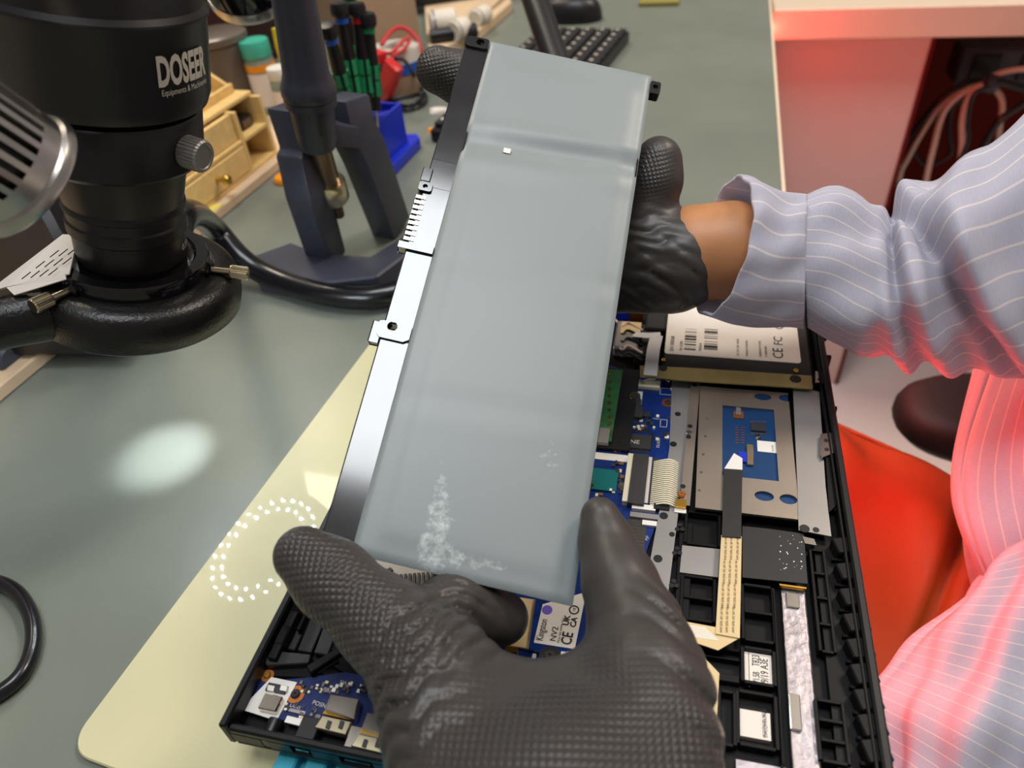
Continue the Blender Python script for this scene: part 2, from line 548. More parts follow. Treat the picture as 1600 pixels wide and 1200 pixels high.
# ---- our workbench, its right edge runs at a slight angle
DA = -0.0234
def desk_x(y): return 0.0690 + 0.0234 * y
ben = thing('workbench', (-0.5, 0.6, FZ), 'workbench with a pale laminate edge under the green mat', 'desk')
def desk_poly(inset):
    return [(-1.5, -0.5), (desk_x(-0.5) - inset, -0.5), (desk_x(1.9) - inset, 1.9), (-1.5, 1.9)]
prism('desk_top', desk_poly(0.003), -0.03, -0.0025, M['cream'], ben)
prism('edge_strip', [(desk_x(-0.5) - 0.003, -0.5), (desk_x(-0.5), -0.5), (desk_x(1.9), 1.9), (desk_x(1.9) - 0.003, 1.9)], -0.031, -0.0005, M['desk_wood'], ben)
for x, y in ((-1.42, -0.42), (-0.06, -0.42), (-0.06, 1.82), (-1.42, 1.82)):
    box('leg', x - 0.025, x + 0.025, y - 0.025, y + 0.025, FZ, -0.03, M['desk_leg'], ben)
gm = prism('desk_mat', desk_poly(0.0035), -0.0025, 0.0, M['green_mat'])
tag(gm, 'grey-green anti-static rubber mat covering the workbench', 'mat')

# red LED strip fixed under the workbench's right edge
rs = thing('led_strip', (0.04, 0.75, -0.031), 'glowing red light strip along the workbench edge below the mat', 'light strip')
obox('strip_body', (desk_x(0.85) + 0.0011, 0.85, -0.025), (0.0009, 0, 0), (0.0234 * 0.65, 0.65, 0), (0, 0, 0.006), M['white_plastic'], rs)
obox('strip_diffuser', (desk_x(0.85) + 0.0030, 0.85, -0.0255), (0.0010, 0, 0), (0.0234 * 0.65, 0.65, 0), (0, 0, 0.005), M['red_led'], rs)

# ---- beige repair mat
A0 = P(100, 1172, 0.003); A1 = P(620, 480, 0.003)
ang = math.atan2(-(A1[0] - A0[0]), A1[1] - A0[1])
pts = rounded(A0[0], A0[0] + 0.292, A0[1], A0[1] + 0.375, 0.012, 6, ang, (A0[0], A0[1]))
bmt = prism('repair_mat', pts, 0.0002, 0.003, M['beige_mat'], None, 0.0006)
tag(bmt, 'glossy beige silicone repair mat lying under the open laptop', 'mat')

# ---- other workbench with its knee space, beyond the bench edge
OY = 1.185
far = thing('side_table', (0.7, 1.5, FZ), 'cream topped table with a white panel below, lit red', 'table')
box('table_top', 0.1, 1.6, OY, 1.95, -0.042, 0.0, M['cream'], far, 0.002)
xr = 0.0
# panel right end seen at (1458, 55)
pz = -0.05
r_ = ray(1458, 55); PY = OY + 0.05
t_ = PY / r_[1]; xr = t_ * r_[0]
box('front_panel', 0.1, xr, PY, PY + 0.018, FZ, -0.042, M['pink_panel'], far)
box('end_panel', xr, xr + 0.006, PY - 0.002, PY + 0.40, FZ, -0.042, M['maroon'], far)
box('back_panel', xr + 0.006, 1.55, PY + 0.40, PY + 0.418, FZ, -0.042, M['maroon'], far)  # dark maroon puts the recess's shadow into the back wall's colour
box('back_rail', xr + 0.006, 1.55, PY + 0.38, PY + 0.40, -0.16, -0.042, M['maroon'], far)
box('leg', 1.53, 1.58, OY + 0.05, 1.9, FZ, -0.042, M['cream'], far)

def on_y(u, v, y):
    r = ray(u, v); return CAM + r * (y / r[1])

psx = on_y(1560, 105, PY + 0.12)
ps = thing('power_strip', psx, 'dark grey power strip with sockets fixed under the cream table', 'power strip')
obox('strip_case', psx + V(0.10, 0.03, 0), (0.16, 0, 0), (0, 0.03, 0), (0, 0, 0.028), M['stand_grey'], ps, 0.004)
for k in range(4):
    obox('socket', psx + V(-0.02 + 0.07 * k, -0.001, 0), (0.02, 0, 0), (0, 0.003, 0), (0, 0, 0.02), M['black'], ps, 0.001)
yy = PY + 0.09
cabs = [
    ('cable_black', 0.005, [(1560, 125), (1510, 130), (1470, 155), (1440, 190), (1405, 245), (1400, 330), (1398, 420)], 'black cable hanging down along the dark end panel'),
    ('cable_white', 0.0045, [(1555, 128), (1515, 138), (1480, 158), (1455, 185), (1420, 245), (1404, 290), (1400, 420)], 'white cable hanging beside the dark end panel'),
    ('cable_white', 0.005, [(1540, 130), (1505, 145), (1475, 175), (1460, 225), (1444, 300), (1430, 420)], 'thick white cable hanging straight from the power strip'),
    ('cable_white', 0.005, [(1535, 132), (1515, 150), (1504, 185), (1503, 230), (1495, 300), (1490, 420)], 'white cable drooping behind the striped sleeve'),
    ('cable_black', 0.0035, [(1545, 135), (1520, 150), (1512, 195), (1511, 225), (1480, 300), (1470, 420)], 'wavy thin black cable among the white cables'),
    ('cable_black', 0.004, [(1530, 140), (1490, 165), (1483, 205), (1485, 240), (1450, 258), (1430, 240), (1428, 225), (1455, 190), (1510, 150)], 'thin black cable looped back under the power strip'),
    ('cable_white', 0.0045, [(1540, 132), (1555, 140), (1566, 160), (1562, 200), (1550, 300)], 'short white cable curling down beside the sleeve'),
    ('cable_white', 0.0045, [(1540, 125), (1560, 115), (1600, 108), (1660, 112)], 'white cable running up over the power strip'),
    ('cable_black', 0.006, [(1545, 128), (1570, 130), (1610, 150), (1560, 190), (1530, 240)], 'black cable bent down past the power strip end'),
]
for k, (m_, r, px, lab) in enumerate(cabs):
    c = tube('cable', [on_y(u, v, yy - 0.012 * (k % 5)) for u, v in px], r, M[m_], None, 8, 6)
    tag(c, lab, 'cable', 'cables under the cream table')
tie = lathe('cable_tie', [(0.012, 0), (0.014, 0.004), (0.014, 0.016), (0.012, 0.02)], on_y(1538, 128, yy - 0.03), (1, 0, -0.3), M['stand_grey'], None, 16)
tag(tie, 'grey wrap bundling the cables at the power strip', 'cable tie')

# ---- office chair arm pad
AZ = -0.16
ac = P(1505, 628, AZ)
ch = thing('office_chair', (ac[0] + 0.3, ac[1], FZ), 'black office chair with padded oval armrest beside the person', 'chair')
def pad(name, c, lx, ly, lz, m, par):
    v, f = [], []
    n1, n2 = 12, 40
    prof = [(0.0, -1), (0.72, -1), (0.92, -0.82), (1.0, -0.35), (1.0, 0.1), (0.97, 0.5), (0.90, 0.78), (0.78, 0.94), (0.62, 1.0), (0, 1.0)]
    for r, h in prof:
        for i in range(n2):
            t = 2 * math.pi * i / n2
            s = lambda x: math.copysign(abs(x) ** 0.75, x)
            v.append((c[0] + lx * r * s(math.cos(t)), c[1] + ly * r * s(math.sin(t)), c[2] + lz * h))
    for j in range(len(prof) - 1):
        for i in range(n2):
            f.append([j * n2 + i, j * n2 + (i + 1) % n2, (j + 1) * n2 + (i + 1) % n2, (j + 1) * n2 + i])
    return mesh(name, v, f, m, par, True, autosmooth=60)
pad('armrest', (ac[0] + 0.07, ac[1] + 0.004, AZ - 0.022), 0.12, 0.052, 0.022, M['black_matte'], ch)
hx, hy = 0.58, 0.43
tube('arm_post', [(ac[0] + 0.12, ac[1], AZ - 0.035), (ac[0] + 0.13, ac[1], -0.26), (ac[0] + 0.18, ac[1] - 0.04, -0.33), (hx - 0.04, hy + 0.10, -0.335)], 0.014, M['black'], ch)
pad('seat', (hx, hy, -0.315), 0.24, 0.24, 0.035, M['fabric_dark'], ch)
tube('gas_column', [(hx, hy, -0.34), (hx, hy, -0.5), (hx, hy, FZ + 0.09)], 0.024, M['black'], ch, 14, 2)
for k in range(5):
    a = 2 * math.pi * k / 5 + 0.3
    tube('base_spoke', [(hx, hy, FZ + 0.10), (hx + 0.14 * math.cos(a), hy + 0.14 * math.sin(a), FZ + 0.09), (hx + 0.27 * math.cos(a), hy + 0.27 * math.sin(a), FZ + 0.058)], [0.022, 0.017, 0.013], M['black'], ch, 8, 3)
    lathe('castor', [(0.0, -0.012), (0.022, -0.012), (0.027, -0.006), (0.027, 0.006), (0.022, 0.012), (0.0, 0.012)], (hx + 0.27 * math.cos(a), hy + 0.27 * math.sin(a), FZ + 0.027), (-math.sin(a), math.cos(a), 0), M['black'], ch, 16)

# ================================================================ battery
BO = V(-0.11704682, 0.37979268, 0.193716)
bex = unit(V(0.97331048, 0.04342275, -0.22534679))
bn = unit(V(0.22332596, -0.40530870, 0.88648202))
_r = ray(500, 845); _t = ((BO - CAM) @ bn) / (_r @ bn)
BBL = CAM + _r * _t
BL_ = float(np.linalg.norm(BBL - BO)); bey = (BBL - BO) / BL_
BW = 0.098
def bat_st(u, v):
    r = ray(u, v); t = ((BO - CAM) @ bn) / (r @ bn); p = CAM + r * t - BO
    m = np.array([bex, bey]).T
    return np.linalg.lstsq(m, p, rcond=None)[0]
def bq(s, t, h=0.0): return BO + bex * s + bey * t + bn * h
bat = thing('battery_pack', bq(BW / 2, BL_ / 2, -0.004), 'long laptop battery pack with grey film held by both gloved hands', 'battery')
def bbox(name, s0, s1, t0, t1, h0, h1, m, par=bat, bev=0.0):
    return obox(name, bq((s0 + s1) / 2, (t0 + t1) / 2, (h0 + h1) / 2), bex * (s1 - s0) / 2, bey * (t1 - t0) / 2, bn * (h1 - h0) / 2, m, par, bev)
M['bat_frame'] = mat('battery_frame', srgb(24, 23, 26), 0.14, spec=0.9, coat=0.8, coat_rough=0.10, noise=0.15, nscale=60)
FS = 0.0125      # film starts here
# film-wrapped cells: a thin raised sheet with folds where the cells meet
ns, nt_ = 60, 150
ss = np.linspace(FS, BW - 0.001, ns); tt = np.linspace(-0.0035, BL_ + 0.002, nt_)
S, T = np.meshgrid(ss, tt)
def ridge(x, c, w): return np.exp(-((x - c) / w) ** 2)
hgt = 0.0013 + 0 * S
inner = 1 / (1 + np.exp(-(S - FS - 0.010) / 0.0012)) * 1 / (1 + np.exp(-(BW - 0.007 - S) / 0.0012))
inner_t = 1 / (1 + np.exp(-(T - 0.010) / 0.0012)) * 1 / (1 + np.exp(-(BL_ - 0.006 - T) / 0.0015))
hgt = hgt + 0.0007 * inner * inner_t
for c, w, a in ((0.060, 0.0055, -0.0021), (0.050, 0.004, 0.0007), (0.072, 0.006, 0.0006), (0.128, 0.004, -0.0002), (0.136, 0.004, 0.0001), (0.193, 0.005, -0.0002), (0.203, 0.005, 0.0001)):
    hgt += a * ridge(T + 0.08 * (S - 0.05), c, w) * (0.4 + 0.6 * ridge(S, 0.062, 0.045))
hgt += 0.00010 * np.sin(T * 55 + S * 40) * ridge(S, 0.05, 0.04)
edge = np.minimum(np.minimum(S - ss[0], ss[-1] - S), np.minimum(T - tt[0], tt[-1] - T))
hgt -= 0.0012 * np.exp(-edge / 0.0008)
pos = BO + S[..., None] * bex + T[..., None] * bey + hgt[..., None] * bn
top = pos.reshape(-1, 3)
low = (BO + S[..., None] * bex + T[..., None] * bey + (-0.0004) * bn).reshape(-1, 3)
nv = len(top)
fc = []
for j in range(nt_ - 1):
    for i in range(ns - 1):
        a = j * ns + i
        fc.append([a, a + 1, a + ns + 1, a + ns]); fc.append([nv + a, nv + a + ns, nv + a + ns + 1, nv + a + 1])
bd = [i for i in range(ns)] + [j * ns + ns - 1 for j in range(1, nt_)] + [(nt_ - 1) * ns + i for i in range(ns - 2, -1, -1)] + [j * ns for j in range(nt_ - 2, 0, -1)]
for a, b in zip(bd, bd[1:] + bd[:1]): fc.append([a, nv + a, nv + b, b])
def patch(u, v, ru, rv):
    s0, t0 = bat_st(u, v)
    return np.exp(-((S - s0) / ru) ** 2 - ((T - t0) / rv) ** 2)
res = patch(690, 840, 0.006, 0.016) + patch(680, 800, 0.004, 0.022) * 0.9 + patch(740, 880, 0.022, 0.004) + patch(860, 720, 0.008, 0.012) * 0.8 + patch(660, 690, 0.012, 0.01) * 0.5
res = 0.52 * np.clip(res, 0, 1).ravel() + 0.22
mesh('cell_film', np.vstack([top, low]), fc, M['film'], bat, True, attr={'residue': np.concatenate([res, res * 0])}, autosmooth=50)
bbox('cell_body', FS + 0.001, BW - 0.002, 0.0, BL_ - 0.001, -0.0065, -0.0005, M['black_matte'], bat, 0.001)
s_, t_ = bat_st(792, 239)
bbox('film_chip', s_ - 0.0016, s_ + 0.0016, t_ - 0.0012, t_ + 0.0012, 0.0006, 0.0017, M['label'], bat, 0.0002)
# frame strip in segments along the left side
segs = [(0.003, 0.0765), (0.0775, 0.0925), (0.0935, 0.1255), (0.1285, 0.1655), (0.1735, BL_ - 0.004)]
for a, b in segs:
    bbox('frame_strip', 0.0006, FS + 0.0004, a, b, -0.006, 0.0, M['bat_frame'], bat, 0.0004)
def ring_tab(s0, s1, t0, t1, cs, ct, r):
    """screw tab: plate with a real hole"""
    n = 20
    v, f = [], []
    for h in (-0.004, 0.0012):
        for i in range(n):
            a = 2 * math.pi * i / n
            x, y = math.cos(a), math.sin(a)
            k = 1 / max(abs(x), abs(y))
            px = cs + x * k * ((s1 - cs) if x > 0 else (cs - s0)); py = ct + y * k * ((t1 - ct) if y > 0 else (ct - t0))
            v.append(bq(px, py, h)); v.append(bq(cs + x * r, ct + y * r, h))
    m_ = 2 * n
    for i in range(n):
        j = (i + 1) % n
        f += [[2 * i, 2 * j, 2 * j + 1, 2 * i + 1], [m_ + 2 * i, m_ + 2 * i + 1, m_ + 2 * j + 1, m_ + 2 * j], [2 * i, m_ + 2 * i, m_ + 2 * j, 2 * j], [2 * i + 1, 2 * j + 1, m_ + 2 * j + 1, m_ + 2 * i + 1]]
    return mesh('screw_tab', v, f, M['bat_frame'], bat)
ring_tab(-0.0002, FS - 0.0006, -0.0035, 0.0035, 0.0075, -0.0005, 0.0021)
ring_tab(-0.0016, FS, 0.1655, 0.1735, 0.0042, 0.1675, 0.0022)
ring_tab(-0.001, FS, BL_ - 0.004, BL_ + 0.004, 0.0035, BL_ - 0.0004, 0.0026)
ring_tab(BW - 0.0012, BW + 0.0042, 0.0005, 0.0085, BW + 0.0016, 0.004, 0.0014)
ring_tab(-0.002, 0.0042, 0.0915, 0.0965, 0.001, 0.094, 0.0012)
bbox('frame_clip', -0.0035, FS, 0.1258, 0.1285, -0.004, 0.0013, M['bat_frame'], bat, 0.0003)
bbox('frame_clip', -0.0042, -0.0002, 0.1665, 0.1755, -0.004, -0.0002, M['bat_frame'], bat, 0.0004)
bbox('frame_clip', -0.0022, 0.002, 0.0835, 0.0900, -0.003, 0.0004, M['bat_frame'], bat, 0.0003)
con = bbox('connector', -0.0022, 0.0026, 0.0965, 0.1255, -0.005, -0.001, M['black'], bat)
for k in range(9):
    bbox('pin', -0.0020, 0.0026, 0.0990 + k * 0.0029, 0.1006 + k * 0.0029, -0.001, 0.0004, M['steel_shiny'], con)


# ================================================================ person: gloved hands, forearm, striped shirt
def surface_nets(F, org, h):
    ins = F < 0
    nx, ny, nz = F.shape
    cx, cy, cz = nx - 1, ny - 1, nz - 1
    acc = np.zeros((cx, cy, cz, 3)); cnt = np.zeros((cx, cy, cz))
    corners = [(i, j, k) for i in (0, 1) for j in (0, 1) for k in (0, 1)]
    for a in corners:
        for ax in range(3):
            if a[ax] == 1: continue
            b = list(a); b[ax] = 1
            fa = F[a[0]:a[0] + cx, a[1]:a[1] + cy, a[2]:a[2] + cz]
            fb = F[b[0]:b[0] + cx, b[1]:b[1] + cy, b[2]:b[2] + cz]
            m = (fa < 0) != (fb < 0)
            t = np.where(m, fa / np.where(m, fa - fb, 1), 0)
            for q in range(3):
                acc[..., q] += np.where(m, a[q] + (t if q == ax else 0), 0)
            cnt += m
    act = cnt > 0
    idx = -np.ones(act.shape, int); idx[act] = np.arange(act.sum())
    g = np.argwhere(act)
    v = (g + acc[act] / cnt[act][:, None]) * h + org
    faces = []
    for ax in range(3):
        sl0 = [slice(None)] * 3; sl1 = [slice(None)] * 3
        sl0[ax] = slice(0, -1); sl1[ax] = slice(1, None)
        ch_ = ins[tuple(sl0)] != ins[tuple(sl1)]
        e = np.argwhere(ch_)
        o1, o2 = [(1, 2), (0, 2), (0, 1)][ax]
        e = e[(e[:, o1] > 0) & (e[:, o2] > 0) & (e[:, o1] < F.shape[o1] - 1) & (e[:, o2] < F.shape[o2] - 1)]
        def cell(d1, d2):
            c = e.copy(); c[:, o1] -= d1; c[:, o2] -= d2
            return idx[c[:, 0], c[:, 1], c[:, 2]]
        faces.append(np.stack([cell(0, 0), cell(1, 0), cell(1, 1), cell(0, 1)], 1))
    return v, np.vstack(faces)


def sdf_body(chains, k=0.008, h=0.0013, creases=(), cut=None):
    """smooth union of tapered capsule chains; chain: list of (point, radius)"""
    pts = np.array([p for c in chains for p, r in c]); rad = np.array([r for c in chains for p, r in c])
    lo = (pts - rad[:, None]).min(0) - 0.006; hi = (pts + rad[:, None]).max(0) + 0.006
    n = np.ceil((hi - lo) / h).astype(int) + 1
    ax = [lo[i] + h * np.arange(n[i]) for i in range(3)]
    X = np.stack(np.meshgrid(*ax, indexing='ij'), -1).astype(np.float32)
    F = None
    for c in chains:
        kk = k
        G = None
        for (a, ra), (b, rb) in zip(c[:-1], c[1:]):
            a = np.array(a, np.float32); b = np.array(b, np.float32)
            ab = b - a
            t = np.clip(((X - a) @ ab) / (ab @ ab), 0, 1)
            d = np.linalg.norm(X - a - t[..., None] * ab, axis=-1) - (ra + (rb - ra) * t)
            if G is None: G = d
            else:
                w = np.clip(0.5 + 0.5 * (G - d) / 0.006, 0, 1); G = G * (1 - w) + d * w - 0.006 * w * (1 - w)
        if F is None: F = G
        else:
            w = np.clip(0.5 + 0.5 * (F - G) / kk, 0, 1); F = F * (1 - w) + G * w - kk * w * (1 - w)
    for p, d, R, sp, amp in creases:
        q = X - np.array(p, np.float32)
        d = unit(d)
        s_ = q @ d.astype(np.float32)
        wob = 0.0015 * np.sin(q @ np.array([310, 170, 230], np.float32))
        F = F + amp * np.exp(-(q ** 2).sum(-1) / R ** 2) * (np.abs(np.sin(math.pi * (s_ + wob) / sp)) ** 0.6 - 0.6) * -1
    return surface_nets(F, lo, h)


def nd(u, v, d, rpx): return (D(u, v, d), rpx * d / FPX)


person = thing('person', (0.42, 0.32, FZ), 'person in a striped shirt and black gloves holding the battery', 'person')

# ---- near hand: thumb on the right edge of the pack, forefinger along its left corner, middle finger curled below
near_chains = [
    [nd(474, 868, 0.259, 46), nd(520, 905, 0.256, 58), nd(600, 975, 0.250, 68), nd(672, 1048, 0.238, 84), nd(700, 1150, 0.222, 96), nd(760, 1290, 0.200, 120)],   # forefinger + metacarpal
    [nd(937, 806, 0.272, 30), nd(948, 850, 0.268, 40), nd(968, 910, 0.258, 55), nd(994, 985, 0.246, 70), nd(1010, 1070, 0.232, 90), nd(1010, 1170, 0.215, 110), nd(990, 1300, 0.200, 130)],  # thumb
    [nd(800, 1122, 0.236, 66), nd(850, 1230, 0.215, 110), nd(890, 1330, 0.200, 130)],
    [nd(900, 1112, 0.236, 62), nd(930, 1230, 0.214, 110)],
    [nd(690, 1075, 0.238, 78), nd(800, 1120, 0.235, 70), nd(900, 1118, 0.234, 68), nd(1000, 1080, 0.233, 84)],   # web
    [nd(690, 1050, 0.245, 55), nd(665, 1000, 0.262, 50), nd(704, 950, 0.270, 50), nd(748, 955, 0.278, 47), nd(784, 966, 0.282, 42)],   # middle finger
    [nd(880, 1320, 0.200, 200), nd(980, 1500, 0.200, 190), nd(1150, 1750, 0.22, 190)],          # wrist
]
near_creases = [
    (D(675, 1005, 0.236), D(590, 975, 0.24) - D(690, 1085, 0.23), 0.017, 0.0060, 0.0040),
    (D(625, 1100, 0.216), D(590, 1040, 0.22) - D(650, 1150, 0.21), 0.017, 0.0075, 0.0036),
    (D(1045, 965, 0.236), V(0.35, 0.9, 0.1), 0.011, 0.0075, 0.0030),
    (D(1095, 1085, 0.216), V(0.35, 0.9, 0.2), 0.018, 0.013, 0.0034),
    (D(720, 950, 0.262), V(0.3, -0.9, 0.1), 0.012, 0.0050, 0.0026),
]
gv, gf = sdf_body(near_chains, 0.012, 0.0012, near_creases)
ha = unit(D(474, 868, 0.259) - D(700, 1150, 0.222)); hn = unit(CAM - D(800, 1100, 0.23)); hb = np.cross(ha, hn)
guv = np.stack([(gv @ (ha + hb)) / 0.0062, (gv @ (ha - hb)) / 0.0062], 1)
def grip_mask(v, spots):
    w = np.zeros(len(v))
    for p, R in spots: w = np.maximum(w, np.exp(-((v - p) ** 2).sum(1) / R ** 2))
    return np.clip(w * 1.5, 0, 1)
gmask = grip_mask(gv, [(D(478, 890, 0.245), 0.018), (D(540, 960, 0.24), 0.018), (D(600, 1040, 0.23), 0.016), (D(800, 1180, 0.19), 0.022), (D(950, 1180, 0.19), 0.024), (D(1080, 1190, 0.19), 0.02), (D(880, 1120, 0.21), 0.012), (D(1020, 1290, 0.18), 0.03), (D(850, 1290, 0.18), 0.03)])
g1 = mesh('glove', gv, gf, M['glove'], person, True, uv=guv, attr={'grip': gmask})
g1['label'] = 'black textured glove gripping the near end of the battery'

# ---- far hand behind the pack
fd = 0.385
far_chains = [
    [nd(1029, 250, 0.372, 36), nd(1024, 282, 0.374, 39), nd(1010, 345, 0.380, 41), nd(1005, 395, 0.384, 52), nd(1032, 415, 0.384, 58)],      # thumb
    [nd(1060, 410, 0.382, 70), nd(990, 400, 0.400, 75), nd(920, 330, 0.412, 42), nd(820, 200, 0.420, 40), nd(730, 126, 0.408, 40), nd(686, 110, 0.402, 36)],   # forefinger
    [nd(1045, 415, 0.385, 58), nd(960, 410, 0.405, 58), nd(880, 385, 0.418, 40), nd(790, 310, 0.420, 38), nd(745, 275, 0.405, 34)],
    [nd(1045, 420, 0.385, 54), nd(950, 425, 0.405, 50), nd(860, 440, 0.412, 38), nd(780, 420, 0.410, 36), nd(740, 395, 0.395, 32)],
    [nd(1045, 425, 0.385, 48), nd(950, 435, 0.40, 36), nd(880, 490, 0.400, 32), nd(820, 500, 0.392, 30), nd(790, 485, 0.382, 26)],
    [nd(1005, 405, 0.390, 66), nd(1072, 402, 0.376, 61)],
]
far_creases = [
    (D(1010, 380, 0.365), D(1015, 300, 0.37) - D(1010, 420, 0.37), 0.016, 0.0065, 0.0020),
    (D(1040, 440, 0.360), D(1080, 350, 0.37) - D(1020, 470, 0.37), 0.020, 0.009, 0.0020),
    (D(985, 470, 0.37), V(0.3, 0.5, 0.8), 0.016, 0.008, 0.0020),
]
fv, ff = sdf_body(far_chains, 0.010, 0.0013, far_creases)
fa = unit(D(690, 110, 0.4) - D(820, 200, 0.42)); fb = unit(np.cross(fa, unit(CAM - D(700, 120, 0.4))))
fuv = np.stack([(fv @ (fa + fb)) / 0.0055, (fv @ (fa - fb)) / 0.0055], 1)
fm = grip_mask(fv, [(D(680, 130, 0.39), 0.022), (D(1010, 265, 0.36), 0.010)])
g2 = mesh('glove', fv, ff, M['glove'], person, True, uv=fuv, attr={'grip': fm})
g2['label'] = 'black glove behind the far end of the battery'
# rolled glove cuff
cuff_c = [D(1062, 345, 0.372), D(1086, 385, 0.362), D(1088, 430, 0.362), D(1062, 476, 0.374), D(1055, 470, 0.40), D(1050, 400, 0.412), D(1052, 350, 0.40)]
tube('glove_cuff', cuff_c + [cuff_c[0]], 0.0022, M['glove'], g2, 8, 8)

# ---- forearm (skin) inside glove and sleeve
av, af = sdf_body([[nd(1020, 415, 0.384, 60), nd(1085, 396, 0.379, 70), nd(1140, 392, 0.376, 72), nd(1220, 405, 0.374, 66)]], 0.01, 0.002)
mesh('forearm', av, af, M['skin'], person, True)


# ---- cloth lofts: every station gives the two silhouette sides and a depth
def loft(name, stations, mat_, parent, seg=72, sub=10, depth_ratio=0.85, folds=None, stripe=0.0075, thick=0.0012, phase=0.0, across=False, tilt=0.0):
    st = []
    for (ua, va, ub, vb, d) in stations:
        a, b = D(ua, va, d), D(ub, vb, d)
        st.append(np.concatenate([(a + b) / 2, (a - b) / 2]))
    c = catmull(st, sub)
    n = len(c)
    v, uv = [], []
    L = 0.0
    cen = c[:, :3]; T = np.gradient(cen, axis=0)
    T /= np.linalg.norm(T, axis=1)[:, None] + 1e-9
    rmean = np.mean(np.linalg.norm(c[:, 3:], axis=1))
    circ = 2 * math.pi * rmean
    for j in range(n):
        if j: L += np.linalg.norm(cen[j] - cen[j - 1])
        a = c[j, 3:]
        r = np.linalg.norm(a)
        vd = unit(CAM - cen[j])
        w = vd - a * (vd @ a) / (r * r); w = unit(w) * r * depth_ratio + T[j] * tilt * (1 - j / (n - 1)) ** 1.5
        for i in range(seg + 1):
            t = 2 * math.pi * i / seg
            p = cen[j] + a * math.cos(t) + w * math.sin(t)
            if folds is not None:
                nrm = unit(a * math.cos(t) / r + w * math.sin(t) / r)
                p = p + nrm * folds(j / (n - 1), t, L)
            v.append(p); uv.append((L / stripe + 0.25 * math.sin(2 * t), t / (2 * math.pi) * round(circ / stripe)) if across else (t / (2 * math.pi) * round(circ / stripe) + phase, L / stripe))
    f = []
    for j in range(n - 1):
        for i in range(seg):
            a0 = j * (seg + 1) + i
            f.append([a0, a0 + 1, a0 + seg + 2, a0 + seg + 1])
    ob = mesh(name, v, f, mat_, parent, True, uv=uv)
    md = ob.modifiers.new('cloth', 'SOLIDIFY'); md.thickness = thick; md.offset = -1
    return ob


def fold_cuff(s, t, L):
    return 0.0012 * math.sin(5 * t + 9 * s) * s + 0.0008 * math.sin(11 * t + 4 * s)


def elbow_fold(s, t):
    if t > 3.6: return 0.0
    s0 = 0.36 + 0.085 * t
    d_ = s - s0
    wgt = min(1.0, max(0.0, t / 0.4)) * min(1.0, (3.6 - t) / 0.8)
    return wgt * (-0.011 * math.exp(-(d_ / 0.022) ** 2) + 0.006 * math.exp(-((d_ - 0.05) / 0.035) ** 2))


def fold_arm(s, t, L):
    e = math.exp(-((s - 0.42) / 0.16) ** 2)
    return (0.0030 * math.sin(3 * t + 7 * s) + 0.0055 * e * math.sin(15 * s * 3 + 2.2 * math.sin(t + 0.6)) + 0.0016 * math.sin(8 * t + 17 * s)) * min(1, s * 8) \
        + 0.006 * math.exp(-((s - 0.50) / 0.07) ** 2) * math.sin(t * 1.0 + 1.2) + elbow_fold(s, t)


sleeve = loft('sleeve', [
    (1252, 309, 1262, 512, 0.372), (1300, 300, 1300, 535, 0.374), (1350, 316, 1345, 560, 0.378), (1384, 338, 1392, 566, 0.380),
    (1402, 318, 1440, 578, 0.382), (1470, 282, 1500, 588, 0.384), (1550, 218, 1580, 590, 0.388), (1640, 140, 1700, 590, 0.40), (1745, 0, 1880, 520, 0.42), (1830, -200, 2060, 300, 0.44), (1890, -430, 2160, 60, 0.46)],
    M['shirt'], person, 96, 12, 0.80, fold_arm, 0.0125)
loft('cuff', [(1148, 276, 1106, 494, 0.366), (1180, 282, 1150, 506, 0.367), (1222, 304, 1205, 511, 0.369), (1262, 304, 1256, 512, 0.371)],
     M['shirt'], sleeve, 72, 8, 0.82, fold_cuff, 0.0115, 0.0016, tilt=0.013)


def fold_torso(s, t, L):
    return 0.006 * math.sin(4 * t + 5 * s) + 0.004 * math.sin(9 * t - 8 * s + 1) + 0.003 * math.sin(22 * s + 3 * t)


loft('shirt_front', [
    (1960, -760, 2200, -760, 0.55), (1800, -640, 2330, -640, 0.54), (1745, -480, 2430, -480, 0.53), (1720, -250, 2470, -250, 0.52), (1690, 0, 2500, 0, 0.51), (1650, 230, 2500, 230, 0.50), (1604, 420, 2450, 420, 0.47), (1562, 540, 2400, 540, 0.45), (1530, 660, 2350, 660, 0.43), (1519, 760, 2330, 760, 0.42),
    (1527, 850, 2320, 850, 0.41), (1546, 950, 2330, 950, 0.41), (1560, 1080, 2340, 1080, 0.41), (1560, 1250, 2350, 1250, 0.42), (1560, 1500, 2400, 1500, 0.45)],
    M['shirt'], person, 160, 6, 0.40, fold_torso, 0.0135)


def fold_lap(s, t, L):
    g = -0.016 * math.exp(-((s - 0.30) / 0.020) ** 2) * (1 if t < 2.6 else 0)
    return g + 0.004 * math.sin(7 * t + 5 * s) + 0.005 * math.sin(17 * s + 2 * t) * math.exp(-((t - 0.9) / 0.8) ** 2)


trs = loft('trousers', [
    (1760, 900, 1500, 1560, 0.444), (1560, 793, 1330, 1400, 0.488), (1420, 717, 1200, 1290, 0.525), (1312, 660, 1100, 1190, 0.559), (1180, 592, 980, 1080, 0.605)],
    M['trousers'], person, 90, 14, 0.42, fold_lap, 0.01)
for k, (kx_, ky_) in enumerate(((0.02, 0.50), (-0.01, 0.29))):
    tube('trouser_leg', [(kx_ + 0.06, ky_, -0.21), (kx_, ky_, -0.25), (kx_ - 0.01, ky_, -0.42), (kx_ + 0.01, ky_, -0.655)], [0.070, 0.074, 0.056, 0.048], M['trousers'], trs, 20, 6)
    pad('shoe', (kx_ - 0.05, ky_, FZ + 0.036), 0.125, 0.045, 0.036, M['fabric_dark'], person)


